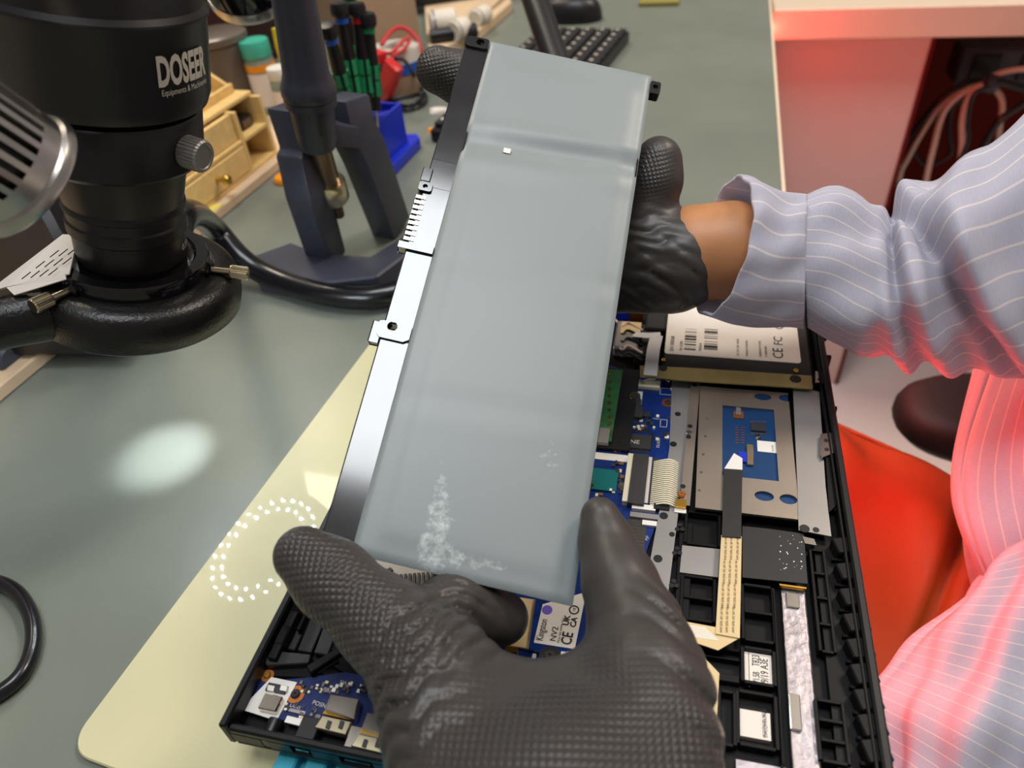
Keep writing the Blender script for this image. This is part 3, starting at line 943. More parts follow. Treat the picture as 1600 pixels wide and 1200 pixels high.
def fold_tail(s, t, L):
    return 0.0045 * math.sin(5 * t + 6 * s) + 0.003 * math.sin(11 * t - 9 * s) + 0.002 * math.sin(30 * s + 2 * t)


loft('near_sleeve', [
    (1585, 850, 1760, 760, 0.40), (1530, 915, 1740, 900, 0.392), (1448, 1008, 1705, 1080, 0.382), (1385, 1085, 1650, 1220, 0.372), (1360, 1180, 1600, 1380, 0.36),
    (1330, 1300, 1520, 1560, 0.33), (1250, 1420, 1380, 1740, 0.30), (1130, 1480, 1180, 1800, 0.265)],
    M['shirt'], person, 84, 10, 0.7, fold_tail, 0.0072, across=True)

# ================================================================ laptop, lying on its lid with the bottom cover off
X0, X1, Y0, Y1 = -0.156, 0.0845, 0.0905, 0.450
RZ = 0.035
lap = thing('laptop', ((X0 + X1) / 2, (Y0 + Y1) / 2, 0.003), 'opened black laptop with exposed blue boards under the raised battery', 'laptop')
# stand under it
rest = thing('ridged_rest', (-0.09, 0.16, 0.003), 'teal ridged silicone rest peeking out under the laptop', 'stand')
tx0, tx1 = P(440, 1190, 0.008)[0], P(440, 1190, 0.008)[0] + 0.11
TY0, TY1 = 0.050, 0.20
box('rest_base', tx0, tx1, TY0, TY1, 0.0031, 0.011, M['teal'], rest, 0.0006)
src = None
for k in range(9):
    x = tx0 + 0.001 + k * 0.0122
    if x + 0.0086 > tx1: break
    if src is None: src = box('ridge', x, x + 0.0086, TY0 + 0.001, TY1 - 0.001, 0.011, 0.0163, M['teal'], rest, 0.0008)
    else: inst(src, 'ridge', (x + 0.0043, (TY0 + TY1) / 2, 0.01365), rest)
# lid (screen half) below
prism('lid', rounded(X0 + 0.018, X1 - 0.006, Y0 + 0.004, Y1 - 0.004, 0.006), 0.0166, 0.0200, M['laptop'], lap, 0.0008)
# base shell: floor and four walls
FLZ = 0.0225
prism('base_floor', rounded(X0 + 0.002, X1 - 0.002, Y0 + 0.002, Y1 - 0.002, 0.006), 0.0204, FLZ, M['laptop_in'], lap)
def wall(name, x0, x1, y0, y1, z1=RZ, z0=0.0204, m='laptop', bev=0.0008, par=lap): return box(name, x0, x1, y0, y1, z0, z1, M[m], par, bev)
wall('side_wall', X0, X0 + 0.0035, Y0, Y1)
wall('inner_lip', X0 + 0.0045, X0 + 0.0085, Y0 + 0.03, Y1, RZ - 0.003, FLZ, 'laptop_in', 0.0004)
wall('inner_lip', X0 + 0.010, X0 + 0.0115, Y0 + 0.045, Y1, RZ - 0.005, FLZ, 'laptop_in', 0.0003)
wall('side_wall', X1 - 0.0035, X1, Y0, Y1)
wall('inner_lip', X1 - 0.0055, X1 - 0.0042, Y0, Y1, RZ - 0.002, FLZ, 'laptop_in', 0.0003)
wall('end_wall', X0 + 0.0035, X1 - 0.0035, Y1 - 0.004, Y1)
# near end wall, built around the port openings
def wx(u, v, z): # x on the plane y = Y0
    r = ray(u, v); return (r * (Y0 / r[1]))[0]
ports = [(-0.1385, 0.0030, 'round'), (-0.1235, 0.0085, 'slot'), (-0.1010, 0.0135, 'usb'), (-0.0720, 0.0135, 'usb'), (-0.040, 0.008, 'slot')]
wall('end_wall', X0 + 0.0035, X1 - 0.0035, Y0, Y0 + 0.003, 0.0230, 0.0204)
wall('end_wall', X0 + 0.0035, X1 - 0.0035, Y0, Y0 + 0.003, RZ - 0.002, 0.0292)
edges = [X0 + 0.0035]
for x, w, kd in ports: edges += [x - w / 2, x + w / 2]
edges.append(X1 - 0.0035)
for i in range(0, len(edges), 2):
    wall('end_wall', edges[i], edges[i + 1], Y0, Y0 + 0.003, 0.0292, 0.0230, 'laptop', 0.0)
for x, w, kd in ports:
    if kd == 'round':
        lathe('power_jack', [(0.0010, 0), (0.0028, 0), (0.0030, 0.0005), (0.0030, 0.009), (0.0, 0.009)], (x, Y0 + 0.0002, 0.0261), (0, 1, 0), M['black'], lap, 20)
    else:
        pr = box('port', x - w / 2 + 0.0003, x + w / 2 - 0.0003, Y0 + 0.0015, Y0 + 0.012, 0.0232, 0.0290, M['steel_shiny'] if kd == 'usb' else M['black'], lap, 0.0004)
        box('port_tongue', x - w / 2 + 0.0016, x + w / 2 - 0.0016, Y0 + 0.0004, Y0 + 0.0016, 0.0252, 0.0268, M['black'] if kd == 'usb' else M['nickel'], pr)
# small vent slots and screw bosses on the left wall
for u, v in ((432, 990), (455, 940)):
    p = P(u, v, RZ - 0.003)
    box('latch_slot', X0 + 0.0048, X0 + 0.0080, p[1] - 0.004, p[1] + 0.004, RZ - 0.0032, RZ - 0.0026, M['black_gloss'], lap)

# ---- main board and what sits on it
MZ = 0.0250
mb = pprism('main_board', [(905, 560), (1064, 598), (1046, 705), (1036, 790), (1012, 855), (985, 945), (930, 1060), (640, 1030), (690, 760)], MZ - 0.0012, MZ, M['pcb'], lap)
def chip(name, a, b, h, m='chip', par=mb, z=MZ, bev=0.0): return pbox(name, a, b, z, z + h, M[m], par, bev)
# memory module in its slot
chip('memory_slot', (946, 574), (984, 702), 0.0030, 'black')
chip('memory_module', (935, 575), (955, 690), 0.0042, 'pcb_green')
for k in range(9):
    y = P(952, 585 + 11 * k, MZ + 0.0045)
    box('contact', y[0] - 0.0008, y[0] + 0.0008, y[1] - 0.0010, y[1] + 0.0010, MZ + 0.0042, MZ + 0.0045, M['gold'], mb)
chip('slot_clip', (938, 668), (950, 692), 0.0055, 'steel_grey')
# capacitor can, inductor, controller chip, small parts
chip('white_mark', (982, 610), (1002, 632), 0.0002, 'label')
c0 = P(992, 618, MZ + 0.004)
cap = lathe('capacitor', [(0.0032, 0), (0.0032, 0.003), (0.0030, 0.0042), (0.0, 0.0042)], (c0[0], c0[1], MZ), (0, 0, 1), M['steel_shiny'], mb, 20)
chip('capacitor_base', (984, 622), (1001, 636), 0.0016, 'chip')
chip('inductor', (982, 634), (1003, 652), 0.0028, 'chip')
chip('inductor', (1004, 643), (1016, 651), 0.0016, 'chip')
ct = chip('controller_chip', (972, 676), (1016, 702), 0.0018, 'chip')
for k in range(11):
    for (ua, va, ub, vb, h) in ((973, 704.5, 1013, 705.5, 1), (975, 673.5, 1015, 674.5, 1)):
        p = P(ua + (ub - ua) * k / 10, va + (vb - va) * k / 10, MZ)
        box('lead', p[0] - 0.0005, p[0] + 0.0005, p[1] - 0.0011, p[1] + 0.0011, MZ, MZ + 0.0006, M['steel_shiny'], ct)
for k in range(8):
    for ua, ub in ((970, 968), (1018, 1015)):
        p = P(ua + (ub - ua) * k / 7, 679 + 21 * k / 7, MZ)
        box('lead', p[0] - 0.0011, p[0] + 0.0011, p[1] - 0.0005, p[1] + 0.0005, MZ, MZ + 0.0006, M['steel_shiny'], ct)
p = P(978, 692, MZ + 0.0018); text_on('chip_print', 'ENE', 0.0040, p, (1, 0, 0), (0, 1, 0), M['white_print'], ct)
def scatter(par, region, n, z, seed, w=(0.0005, 0.0012)):
    r = random.Random(seed)
    for k in range(n):
        (ua, va), (ub, vb) = region
        p = P(ua + (ub - ua) * r.random(), va + (vb - va) * r.random(), z)
        a, b = r.uniform(*w), r.uniform(*w)
        m_ = r.choice(['chip', 'steel_shiny', 'ivory', 'chip', 'brown_print', 'label'])
        box('component', p[0] - a, p[0] + a, p[1] - b, p[1] + b, z, z + r.uniform(0.0004, 0.0011), M[m_], par)
scatter(mb, ((975, 655), (1022, 672)), 26, MZ, 1)
scatter(mb, ((958, 705), (972, 770)), 26, MZ, 2)
scatter(mb, ((1020, 605), (1052, 690)), 10, MZ, 3)
scatter(mb, ((930, 735), (960, 775)), 16, MZ, 4)
scatter(mb, ((975, 600), (985, 670)), 8, MZ, 5)
def prints(par, items, m='white_print'):
    for s_, u, v, z, size, ex, ey in items:
        text_on('board_print', s_, size, P(u, v, z), ex, ey, M[m], par)
prints(mb, [('BATT 1', 1012, 606, MZ, 0.0020, (1, 0, 0), (0, 1, 0)), ('DLAD2', 1030, 700, MZ, 0.0022, (0, 1, 0), (-1, 0, 0)), ('JTP1', 1010, 604, MZ, 0.0016, (1, 0, 0), (0, 1, 0)), ('PL401', 1020, 655, MZ, 0.0016, (1, 0, 0), (0, 1, 0)), ('PJ3', 1012, 845, MZ, 0.0022, (0, 1, 0), (-1, 0, 0))])
def frame_print(a, b, z, par, t=0.0003, m='white_print'):
    A, B = P(*a, z), P(*b, z)
    x0, x1, y0, y1 = A[0], B[0], B[1], A[1]
    for q in ((x0, x1, y0, y0 + t), (x0, x1, y1 - t, y1), (x0, x0 + t, y0, y1), (x1 - t, x1, y0, y1)):
        box('board_outline', *q, z, z + 0.0001, M[m], par)
frame_print((1032, 606), (1052, 618), MZ, mb)
frame_print((1032, 655), (1042, 668), MZ, mb)
frame_print((998, 832), (1006, 860), MZ, mb)
# small ribbon connector with its white ribbon
zc = chip('ribbon_connector', (998, 592), (1031, 606), 0.0020, 'ivory')
chip('connector_latch', (1001, 589), (1028, 594), 0.0026, 'blue')
# white label strips and the dark teal patch at the pack's side
chip('board_label', (928, 706), (980, 722), 0.0003, 'label')
chip('processor_patch', (920, 730), (962, 768), 0.0010, 'pcb_teal')
# wide keyboard ribbon and its connector
kc = chip('keyboard_connector', (982, 708), (1002, 786), 0.0032, 'ivory')
chip('connector_latch', (990, 708), (1006, 788), 0.0040, 'chip')
chip('outline_strip', (1006, 713), (1012, 786), 0.0003, 'white_print')
kx0, ky0 = P(1022, 718, MZ + 0.003)[:2]; kx1, ky1 = P(1056, 790, MZ + 0.003)[:2]
nst = 22
for k in range(nst):
    y = ky0 + (ky1 - ky0) * k / (nst - 1)
    w_ = abs(ky1 - ky0) / nst * 0.34
    xs = np.linspace(kx0, kx1, 7); zz = [MZ + 0.0012, MZ + 0.0022, MZ + 0.0032, MZ + 0.0040, MZ + 0.0042, MZ + 0.0036, MZ + 0.0022]
    v = []; f = []
    for x, z in zip(xs, zz): v += [(x, y - w_, z), (x, y + w_, z), (x, y + w_, z - 0.0003), (x, y - w_, z - 0.0003)]
    for q in range(6):
        for e in range(4): f.append([4 * q + e, 4 * q + (e + 1) % 4, 4 * q + 4 + (e + 1) % 4, 4 * q + 4 + e])
    f += [[0, 1, 2, 3], [24, 25, 26, 27]]
    mesh('ribbon_strand', v, f, M['ivory'], mb)
chip('ribbon_bed', (1020, 716), (1056, 792), 0.0006, 'chip')
chip('tape_white', (988, 786), (1024, 798), 0.0022, 'label')
chip('tape_black', (1022, 786), (1046, 797), 0.0026, 'black')
chip('ribbon_fold', (985, 799), (1030, 812), 0.0016, 'steel_grey')
chip('tape_white', (1004, 812), (1026, 822), 0.0014, 'label')
for k in range(11):
    chip('gold_contact', (983, 808 + 5.2 * k), (1006, 810.6 + 5.2 * k), 0.0004, 'gold')
chip('contact_base', (981, 806), (1006, 866), 0.00025, 'chip')
def screw(u, v, z, r, m='steel_shiny', par=lap, washer=None, h=0.0012):
    p = P(u, v, z + h)
    if washer:
        lathe('washer', [(r * 0.9, 0), (r * 1.9, 0), (r * 1.9, 0.0003), (r * 0.9, 0.0003)], (p[0], p[1], z), (0, 0, 1), M[washer], par, 24)
    s_ = lathe('screw', [(r, 0), (r, h * 0.7), (r * 0.8, h), (r * 0.25, h), (r * 0.2, h * 0.55), (0, h * 0.55)], (p[0], p[1], z), (0, 0, 1), M[m], par, 18)
    return s_
screw(1044, 627, MZ, 0.0018, 'chip', mb, 'copper')
screw(1044, 593, MZ, 0.0016, 'steel_shiny', mb)
# ribbon from the small connector up past the drive
def ribbon(name, pts, half, m, par, th=0.0003, side=None):
    c = [np.array(p, float) for p in pts]
    v, f = [], []
    for i, p in enumerate(c):
        t = unit((c[min(i + 1, len(c) - 1)] - c[max(i - 1, 0)]) * V(1, 1, 0))
        s_ = V(-t[1], t[0], 0) if side is None else unit(side)
        for q in (-half, half):
            v.append(p + s_ * q); v.append(p + s_ * q - V(0, 0, th))
    for i in range(len(c) - 1):
        a = 4 * i
        for e in ((0, 2, 6, 4), (1, 5, 7, 3), (0, 4, 5, 1), (2, 3, 7, 6)): f.append([a + x for x in e])
    f += [[0, 1, 3, 2], [len(v) - 4, len(v) - 2, len(v) - 1, len(v) - 3]]
    return mesh(name, v, f, m, par)
ribbon('white_ribbon', [P(1014, 594, MZ + 0.0026), P(1016, 586, MZ + 0.0092), P(1021, 545, MZ + 0.0094), P(1026, 524, MZ + 0.0094)], 0.0037, M['white_strip'], mb)
ribbon('white_ribbon', [P(1032, 523, MZ + 0.0096), P(1012, 524, MZ + 0.009), P(990, 522, MZ + 0.006)], 0.0026, M['white_strip'], mb)

# ---- drive, brackets and clutter in the far corner
sx0, sy0 = P(1035, 575, 0.0335)[:2]; sx1 = P(1272, 600, 0.0335)[0]
sy1 = Y1 - 0.012
ssd = box('storage_drive', sx0, sx1, sy0, sy1, FLZ + 0.004, 0.0335, M['black_matte'], lap, 0.0008)
lx0, ly0 = P(1038, 552, 0.0337)[:2]; lx1 = P(1252, 568, 0.0337)[0]
prism('drive_label', rounded(lx0, lx1, ly0, sy1 - 0.006, 0.002), 0.0335, 0.0337, M['label'], ssd)
zt = 0.0337
def bars(u0, v0, u1, v1, n, par, seed):
    A, B = P(u0, v0, zt), P(u1, v1, zt)
    r = random.Random(seed); x = A[0]
    y0, y1 = min(A[1], B[1]), max(A[1], B[1])
    ys = sorted([y0 + (y1 - y0) * r.random() for _ in range(n)])
    for y in ys:
        h = r.choice([0.0002, 0.0004, 0.0007])
        box('barcode_bar', min(A[0], B[0]), max(A[0], B[0]), y, y + h, zt, zt + 0.0001, M['dark_print'], par)
bars(1071, 514, 1087, 548, 22, ssd, 3)
bars(1101, 512, 1121, 550, 24, ssd, 4)
for s_, u, v, z_ in (('S/N 50026B', 1052, 549, 0.0030), ('PN SV300', 1066, 548, 0.0022), ('9905624', 1096, 549, 0.0022), ('DC 5V 1.0A  RoHS', 1155, 556, 0.0020), ('MADE IN TAIWAN', 1169, 557, 0.0018), ('WARRANTY VOID', 1190, 558, 0.0018), ('IF REMOVED', 1199, 558, 0.0018)):
    text_on('label_print', s_, z_, P(u, v, zt), (0, 1, 0), (-1, 0, 0), M['dark_print'], ssd)
for s_, u, v, z_ in (('CE', 1224, 561, 0.0080), ('FC', 1223, 540, 0.0070)):
    text_on('label_print', s_, z_, P(u, v, zt), (0, 1, 0), (-1, 0, 0), M['dark_print'], ssd)
pr = P(1217, 510, zt)
lathe('label_emblem', [(0.0018, 0), (0.0026, 0), (0.0026, 0.0001), (0.0018, 0.0001)], (pr[0], pr[1], zt), (0, 0, 1), M['dark_print'], ssd, 24, closed=True)
screw(1037, 561, 0.0335, 0.0013, 'brass', ssd)
screw(1244, 578, 0.0335, 0.0016, 'brass', ssd)
pbox('drive_bay_side', (1272, 505), (1284, 600), FLZ, 0.034, M['laptop_in'], lap)
# dull brass bracket along the drive
br = pprism('drive_bracket', [(1000, 571), (1085, 575), (1268, 587), (1270, 607), (1082, 595), (1000, 588)], 0.0328, 0.0336, mat('bracket_brass', srgb(176, 158, 106), 0.35, metal=0.8, noise=0.2, nscale=40), lap)
for u, v, r in ((1036, 575, 0.0024), (1243, 592, 0.0030)):
    p = P(u, v, 0.0337); lathe('screw_hole', [(r, 0), (r, 0.0003), (0, 0.0003)], (p[0], p[1], 0.0336), (0, 0, 1), M['black'], br, 20)
pbox('cable_block', (965, 500), (996, 545), FLZ, 0.030, M['steel_grey'], lap, 0.001)
pbox('yellow_tape', (972, 502), (1000, 522), 0.0300, 0.0303, M['tan_strip'], lap)
pbox('connector_black', (997, 505), (1030, 560), FLZ, 0.029, M['black_matte'], lap, 0.001)
pbox('drive_cable', (1012, 480), (1046, 515), FLZ, 0.031, M['black_matte'], lap, 0.001)
pbox('camera_module', (965, 474), (985, 484), FLZ, 0.031, M['blue'], lap)
pbox('copper_pad', (985, 480), (1005, 488), FLZ, 0.0305, M['copper'], lap)
for k in range(5):
    q = 500 + 12 * k
    tube('thin_wire', [P(962, q, 0.027), P(972, q + 10, 0.030), P(982, q + 4, 0.031), P(1004, q + 16, 0.030)], 0.0007, M[['cable_white', 'cable_black', 'cable_black', 'cable_white', 'cable_black'][k]], lap, 6, 5)

# ---- long perforated frame strip beside the touchpad
fs = pprism('frame_rail', [(1050, 590), (1082, 594), (1060, 800), (1040, 960), (1030, 985), (1000, 960), (1030, 800), (1046, 700)], 0.0262, 0.0268, M['steel_grey'], lap)
fs2 = pprism('touchpad_rail', [(1080, 598), (1094, 599), (1078, 790), (1062, 788)], 0.0285, 0.0292, M['steel'], lap)
for u, v, r in ((1059, 647, 0.0016), (1052, 694, 0.0018), (1037, 806, 0.0020), (1028, 873, 0.0020), (1050, 835, 0.0013), (1078, 666, 0.0013), (1076, 683, 0.0013), (1085, 602, 0.0013), (1067, 760, 0.0013)):
    z_ = 0.0292 if u > 1060 else 0.0268
    p = P(u, v, z_); lathe('rail_hole', [(r, 0), (r, 0.0002), (0, 0.0002)], (p[0], p[1], z_), (0, 0, 1), M['black'], fs, 16)
for u, v in ((1062, 824), (1058, 861), (1053, 912)):
    for du_, dv_ in ((-4, 3), (4, 3), (0, -4)):
        p = P(u + du_, v + dv_, 0.0268); lathe('rail_hole', [(0.0011, 0), (0.0011, 0.0002), (0, 0.0002)], (p[0], p[1], 0.0268), (0, 0, 1), M['black'], fs, 12)
screw(1077, 675, 0.0292, 0.0016, 'steel_shiny', fs2)
screw(1065, 771, 0.0292, 0.0020, 'copper', fs2)
pbox('gold_shim', (1056, 779), (1072, 792), 0.0270, 0.0294, M['gold'], lap)
pbox('white_pad', (1054, 794), (1072, 802), 0.0268, 0.0274, M['label'], lap)

# ---- touchpad: steel plate with a window onto its blue board
TZ = 0.0300
tpx0, tpy1 = P(1094, 603, TZ)[:2]; tpx1, tpy0 = P(1250, 812, TZ)[:2]
wx0, wy1 = P(1129, 633, TZ)[:2]; wx1, wy0 = P(1217, 752, TZ)[:2]
tp = pbox('touchpad_board', (1100, 608), (1248, 805), 0.0270, 0.0285, M['pcb_pad'], lap)
def ring_plate(name, x0, x1, y0, y1, holes, z0, z1, m, par):
    """plate with rectangular / round openings, cut with a boolean"""
    o = box(name, x0, x1, y0, y1, z0, z1, m, par, 0.0)
    bm = bmesh.new()
    for h_ in holes:
        if h_[0] == 'r':
            _, a, b, c_, d_ = h_
            mtx = Matrix.Translation(((a + b) / 2 - o.matrix_world[0][3], (c_ + d_) / 2, (z0 + z1) / 2)) @ Matrix.Diagonal((b - a, d_ - c_, 0.01, 1))
            bmesh.ops.create_cube(bm, size=1.0, matrix=mtx)
        else:
            _, cx, cy, rx, ry = h_
            mtx = Matrix.Translation((cx, cy, (z0 + z1) / 2)) @ Matrix.Diagonal((rx, ry, 1, 1))
            bmesh.ops.create_cone(bm, cap_ends=True, segments=24, radius1=1, radius2=1, depth=0.01, matrix=mtx)
    me = bpy.data.meshes.new('cutter'); bm.to_mesh(me); bm.free()
    cu = bpy.data.objects.new('cutter', me); COL.objects.link(cu)
    md = o.modifiers.new('cut', 'BOOLEAN'); md.operation = 'DIFFERENCE'; md.object = cu; md.solver = 'EXACT'
    bpy.context.view_layer.update()
    dg = bpy.context.evaluated_depsgraph_get()
    nm = bpy.data.meshes.new_from_object(o.evaluated_get(dg))
    o.modifiers.clear(); o.data = nm
    bpy.data.objects.remove(cu); bpy.data.meshes.remove(me)
    return o
hol = [('r', wx0, wx1, wy0, wy1)]
for u, v, ru, rv in ((1192, 620, 0.0044, 0.0028), (1230, 622, 0.0044, 0.0028), (1194, 775, 0.0044, 0.0030), (1232, 780, 0.0040, 0.0030)):
    p = P(u, v, TZ); hol.append(('c', p[0], p[1], ru, rv))
tplate = ring_plate('touchpad_plate', tpx0, tpx1, tpy0, tpy1, hol, 0.0286, TZ, M['steel'], lap)
BZ = 0.0285
pbox('board_chip', (1146, 642), (1162, 654), BZ, BZ + 0.0006, M['copper'], tp)
pbox('board_chip', (1150, 636), (1158, 648), BZ, BZ + 0.0012, M['steel_grey'], tp)
pbox('touch_chip', (1173, 661), (1197, 674), BZ, BZ + 0.0010, M['chip'], tp)
for k in range(7):
    for u in (1149, 1158):
        pbox('solder_pad', (u, 667 + 4 * k), (u + 5, 668.6 + 4 * k), BZ, BZ + 0.0003, M['copper'], tp)
for k in range(8):
    for v in (657.5, 676.5):
        pbox('solder_pad', (1173 + 3.2 * k, v), (1174.6 + 3.2 * k, v + 3), BZ, BZ + 0.0003, M['gold'], tp)
scatter(tp, ((1178, 679), (1192, 690)), 8, BZ, 11, (0.0003, 0.0007))
st_ = pbox('board_sticker', (1183, 688), (1214, 708), BZ, BZ + 0.0003, M['label'], tp)
text_on('label_print', '1A 27 03', 0.0012, P(1209, 706, BZ + 0.0003), (0, 1, 0), (-1, 0, 0), M['dark_print'], st_)
pbox('ribbon_socket', (1166, 693), (1178, 726), BZ, BZ + 0.0016, M['nickel'], tp, 0.0003)
pbox('socket_latch', (1154, 705), (1167, 722), BZ, BZ + 0.0012, M['blue'], tp)
for k in range(6):
    p = P(1108 - 3 * k, 626 + 28 * k, TZ); box('pressed_nub', p[0] - 0.0006, p[0] + 0.0006, p[1] - 0.0006, p[1] + 0.0006, TZ, TZ + 0.0004, M['steel_shiny'], tplate, 0.0002)
# touchpad ribbon: pale end, black sleeve, tan part, fold to the left
rz_ = TZ + 0.0010
pprism('ribbon_end', [(1147, 708), (1160, 716), (1160, 734), (1131, 733)], rz_ - 0.0003, rz_ + 0.0001, M['label'], lap)
rb1 = pprism('ribbon_sleeve', [(1131, 732), (1160, 734), (1158, 840), (1128, 838)], rz_, rz_ + 0.0006, M['tape_black'], lap)
rb2 = pprism('flat_ribbon', [(1127, 836), (1159, 838), (1156, 997), (1118, 990)], rz_ - 0.0006, rz_ - 0.0001, M['tan_strip'], lap)
rb3 = pprism('flat_ribbon', [(1043, 966), (1119, 980), (1155, 997), (1122, 1016), (1060, 995)], rz_ - 0.0014, rz_ - 0.0008, M['tan_strip'], lap)
for k, u in enumerate((1132, 1141, 1151)):
    for q in range(4):
        text_on('ribbon_print', 'AWM 20706 105C 60V VW-1', 0.0014, P(u + 3 - 2.2 * q, 875 + 38 * q, rz_ - 0.0001), (0.02, 1, 0), (-1, 0.02, 0), M['brown_print'], rb2, width=0.0125)
for k in range(7):
    a, b = P(1062 + 2 * k, 975 + 3.0 * k, rz_ - 0.0008), P(1104 + 3 * k, 982 + 3.0 * k, rz_ - 0.0008)
    c = (a + b) / 2; h_ = (b - a) / 2
    obox('ribbon_trace', c + V(0, 0, 0.00005), h_, np.cross(V(0, 0, 1), unit(h_)) * 0.00025, (0, 0, 0.00005), M['label'], rb3)
rb4 = pprism('flat_ribbon', [(1083, 1027), (1100, 1027), (1124, 1052), (1120, 1128), (1112, 1110), (1098, 1062), (1088, 1060)], 0.0278, 0.0284, M['tan_strip'], lap)

# right-hand palm-rest bracket
rbk = pprism('palm_bracket', [(1239, 604), (1280, 612), (1284, 670), (1290, 760), (1299, 838), (1248, 828), (1246, 760)], 0.0296, 0.0304, M['steel_grey'], lap)
for u, v, r in ((1257, 826, 0.0022), (1275, 828, 0.0014)):
    p = P(u, v, 0.0304); lathe('bracket_hole', [(r, 0), (r, 0.0002), (0, 0.0002)], (p[0], p[1], 0.0304), (0, 0, 1), M['black'], rbk, 16)
pprism('bracket_tongue', [(1254, 838), (1272, 842), (1276, 852), (1258, 849)], 0.0290, 0.0296, M['steel_shiny'], lap)
cl1 = pprism('hinge_clip', [(1274, 580), (1290, 582), (1290, 597), (1274, 598)], 0.0310, 0.0325, M['steel_shiny'], lap)
cl2 = pprism('hinge_clip', [(1282, 678), (1298, 676), (1304, 686), (1302, 708), (1286, 714), (1282, 708)], 0.0310, 0.0328, M['steel_shiny'], lap)
for (u, v, par) in ((1282, 585, cl1), (1281, 592, cl1), (1291, 688, cl2), (1292, 702, cl2)):
    p = P(u, v, 0.0329); z_ = 0.0325 if par is cl1 else 0.0328
    lathe('clip_hole', [(0.0011, 0), (0.0011, 0.0002), (0, 0.0002)], (p[0], p[1], z_), (0, 0, 1), M['black'], par, 14)
pprism('hinge_foot', [(1290, 712), (1302, 708), (1306, 790), (1296, 800)], 0.0270, 0.0312, M['laptop_in'], lap)

# ---- plastic keyboard deck with its ribbed pockets
def pocket_grid(us, vs, wall_t=0.0012, z1=0.0272, z0=FLZ, par=lap):
    """raised ribs around every pocket; us/vs: corner directions of the grid"""
    (ua, va), (ub, vb) = us
    A, B = P(ua, va, z1), P(ub, vb, z1)
    nx, ny = vs
    x0, x1, y0, y1 = min(A[0], B[0]), max(A[0], B[0]), min(A[1], B[1]), max(A[1], B[1])
    for i in range(nx + 1):
        x = x0 + (x1 - x0) * i / nx
        box('rib', x - wall_t / 2, x + wall_t / 2, y0, y1, z0, z1, M['laptop_in'], par, 0.0002)
    for j in range(ny + 1):
        y = y0 + (y1 - y0) * j / ny
        for i in range(nx):
            xa = x0 + (x1 - x0) * i / nx + wall_t / 2; xb = x0 + (x1 - x0) * (i + 1) / nx - wall_t / 2
            box('rib', xa, xb, y - wall_t / 2, y + wall_t / 2, z0, z1, M['laptop_in'], par, 0.0002)
    return x0, x1, y0, y1
pocket_grid(((1073, 798), (1124, 854)), (1, 1), 0.0014, 0.0268)
pocket_grid(((1067, 898), (1116, 972)), (1, 2), 0.0014, 0.0268)
pprism('deck_plate', [(1066, 852), (1125, 858), (1122, 902), (1062, 894)], 0.0258, 0.0266, M['steel_grey'], lap)
pocket_grid(((1160, 912), (1212, 1005)), (1, 2), 0.0014, 0.0272)
pocket_grid(((1160, 1010), (1212, 1072)), (1, 1), 0.0014, 0.0272)
pocket_grid(((1124, 1078), (1149, 1165)), (1, 1), 0.0014, 0.0272)
pocket_grid(((1152, 1078), (1216, 1172)), (1, 1), 0.0014, 0.0272)
pbox('pocket_wall', (1086, 1008), (1156, 1016), FLZ, 0.0262, M['laptop_in'], lap, 0.0003)
pbox('pocket_wall', (1100, 1024), (1156, 1032), FLZ, 0.0262, M['laptop_in'], lap, 0.0003)
pbox('pocket_wall', (1120, 1050), (1156, 1068), FLZ, 0.0258, M['laptop_in'], lap, 0.0003)
pbox('pocket_wall', (1062, 815), (1075, 1010), FLZ, 0.0258, M['laptop_in'], lap, 0.0003)
s1 = pbox('date_sticker', (1163, 1018), (1207, 1074), FLZ, 0.0252, M['paper'], lap)
text_on('label_print', 'T823', 0.0042, P(1187, 1042, 0.0252), (0, 1, 0), (-1, 0, 0), M['dark_print'], s1, width=0.0046)
text_on('label_print', '9/19 A3E', 0.0042, P(1201, 1068, 0.0252), (0, 1, 0), (-1, 0, 0), M['dark_print'], s1, width=0.0100)
text_on('label_print', 'V1.5B', 0.0036, P(1187, 1069, 0.0252), (0, 1, 0), (-1, 0, 0), M['dark_print'], s1, width=0.0048)
A_, B_ = P(1169, 1018, 0.0252), P(1171, 1073, 0.0252); box('label_rule', A_[0], A_[0] + 0.0003, B_[1], A_[1], 0.0252, 0.02525, M['brown_print'], s1)
s2 = pbox('code_sticker', (1156, 1107), (1205, 1158), FLZ, 0.0252, M['paper'], lap)
text_on('label_print', '6B.Q3ZN2.001 NKI151', 0.0014, P(1196, 1153, 0.0252), (0, 1, 0), (-1, 0, 0), M['dark_print'], s2, width=0.0105)
text_on('label_print', 'DPLQ99A1ND', 0.0014, P(1199, 1153, 0.0252), (0, 1, 0), (-1, 0, 0), M['dark_print'], s2, width=0.0105)
# black insulating sheet over the deck
bt = pprism('black_sheet', [(1160, 822), (1200, 826), (1256, 834), (1262, 912), (1160, 902)], 0.0286, 0.0292, M['tape_black'], lap)
r = random.Random(5)
for k in range(26):
    p = P(r.uniform(1218, 1254), r.uniform(836, 892), 0.0292); q = r.uniform(0.0001, 0.0003)
    box('glue_speck', p[0] - q, p[0] + q, p[1] - q, p[1] + q, 0.0292, 0.0293, M['label'], bt)
pbox('brass_shim', (1218, 912), (1260, 920), 0.0270, 0.0288, M['gold'], lap)
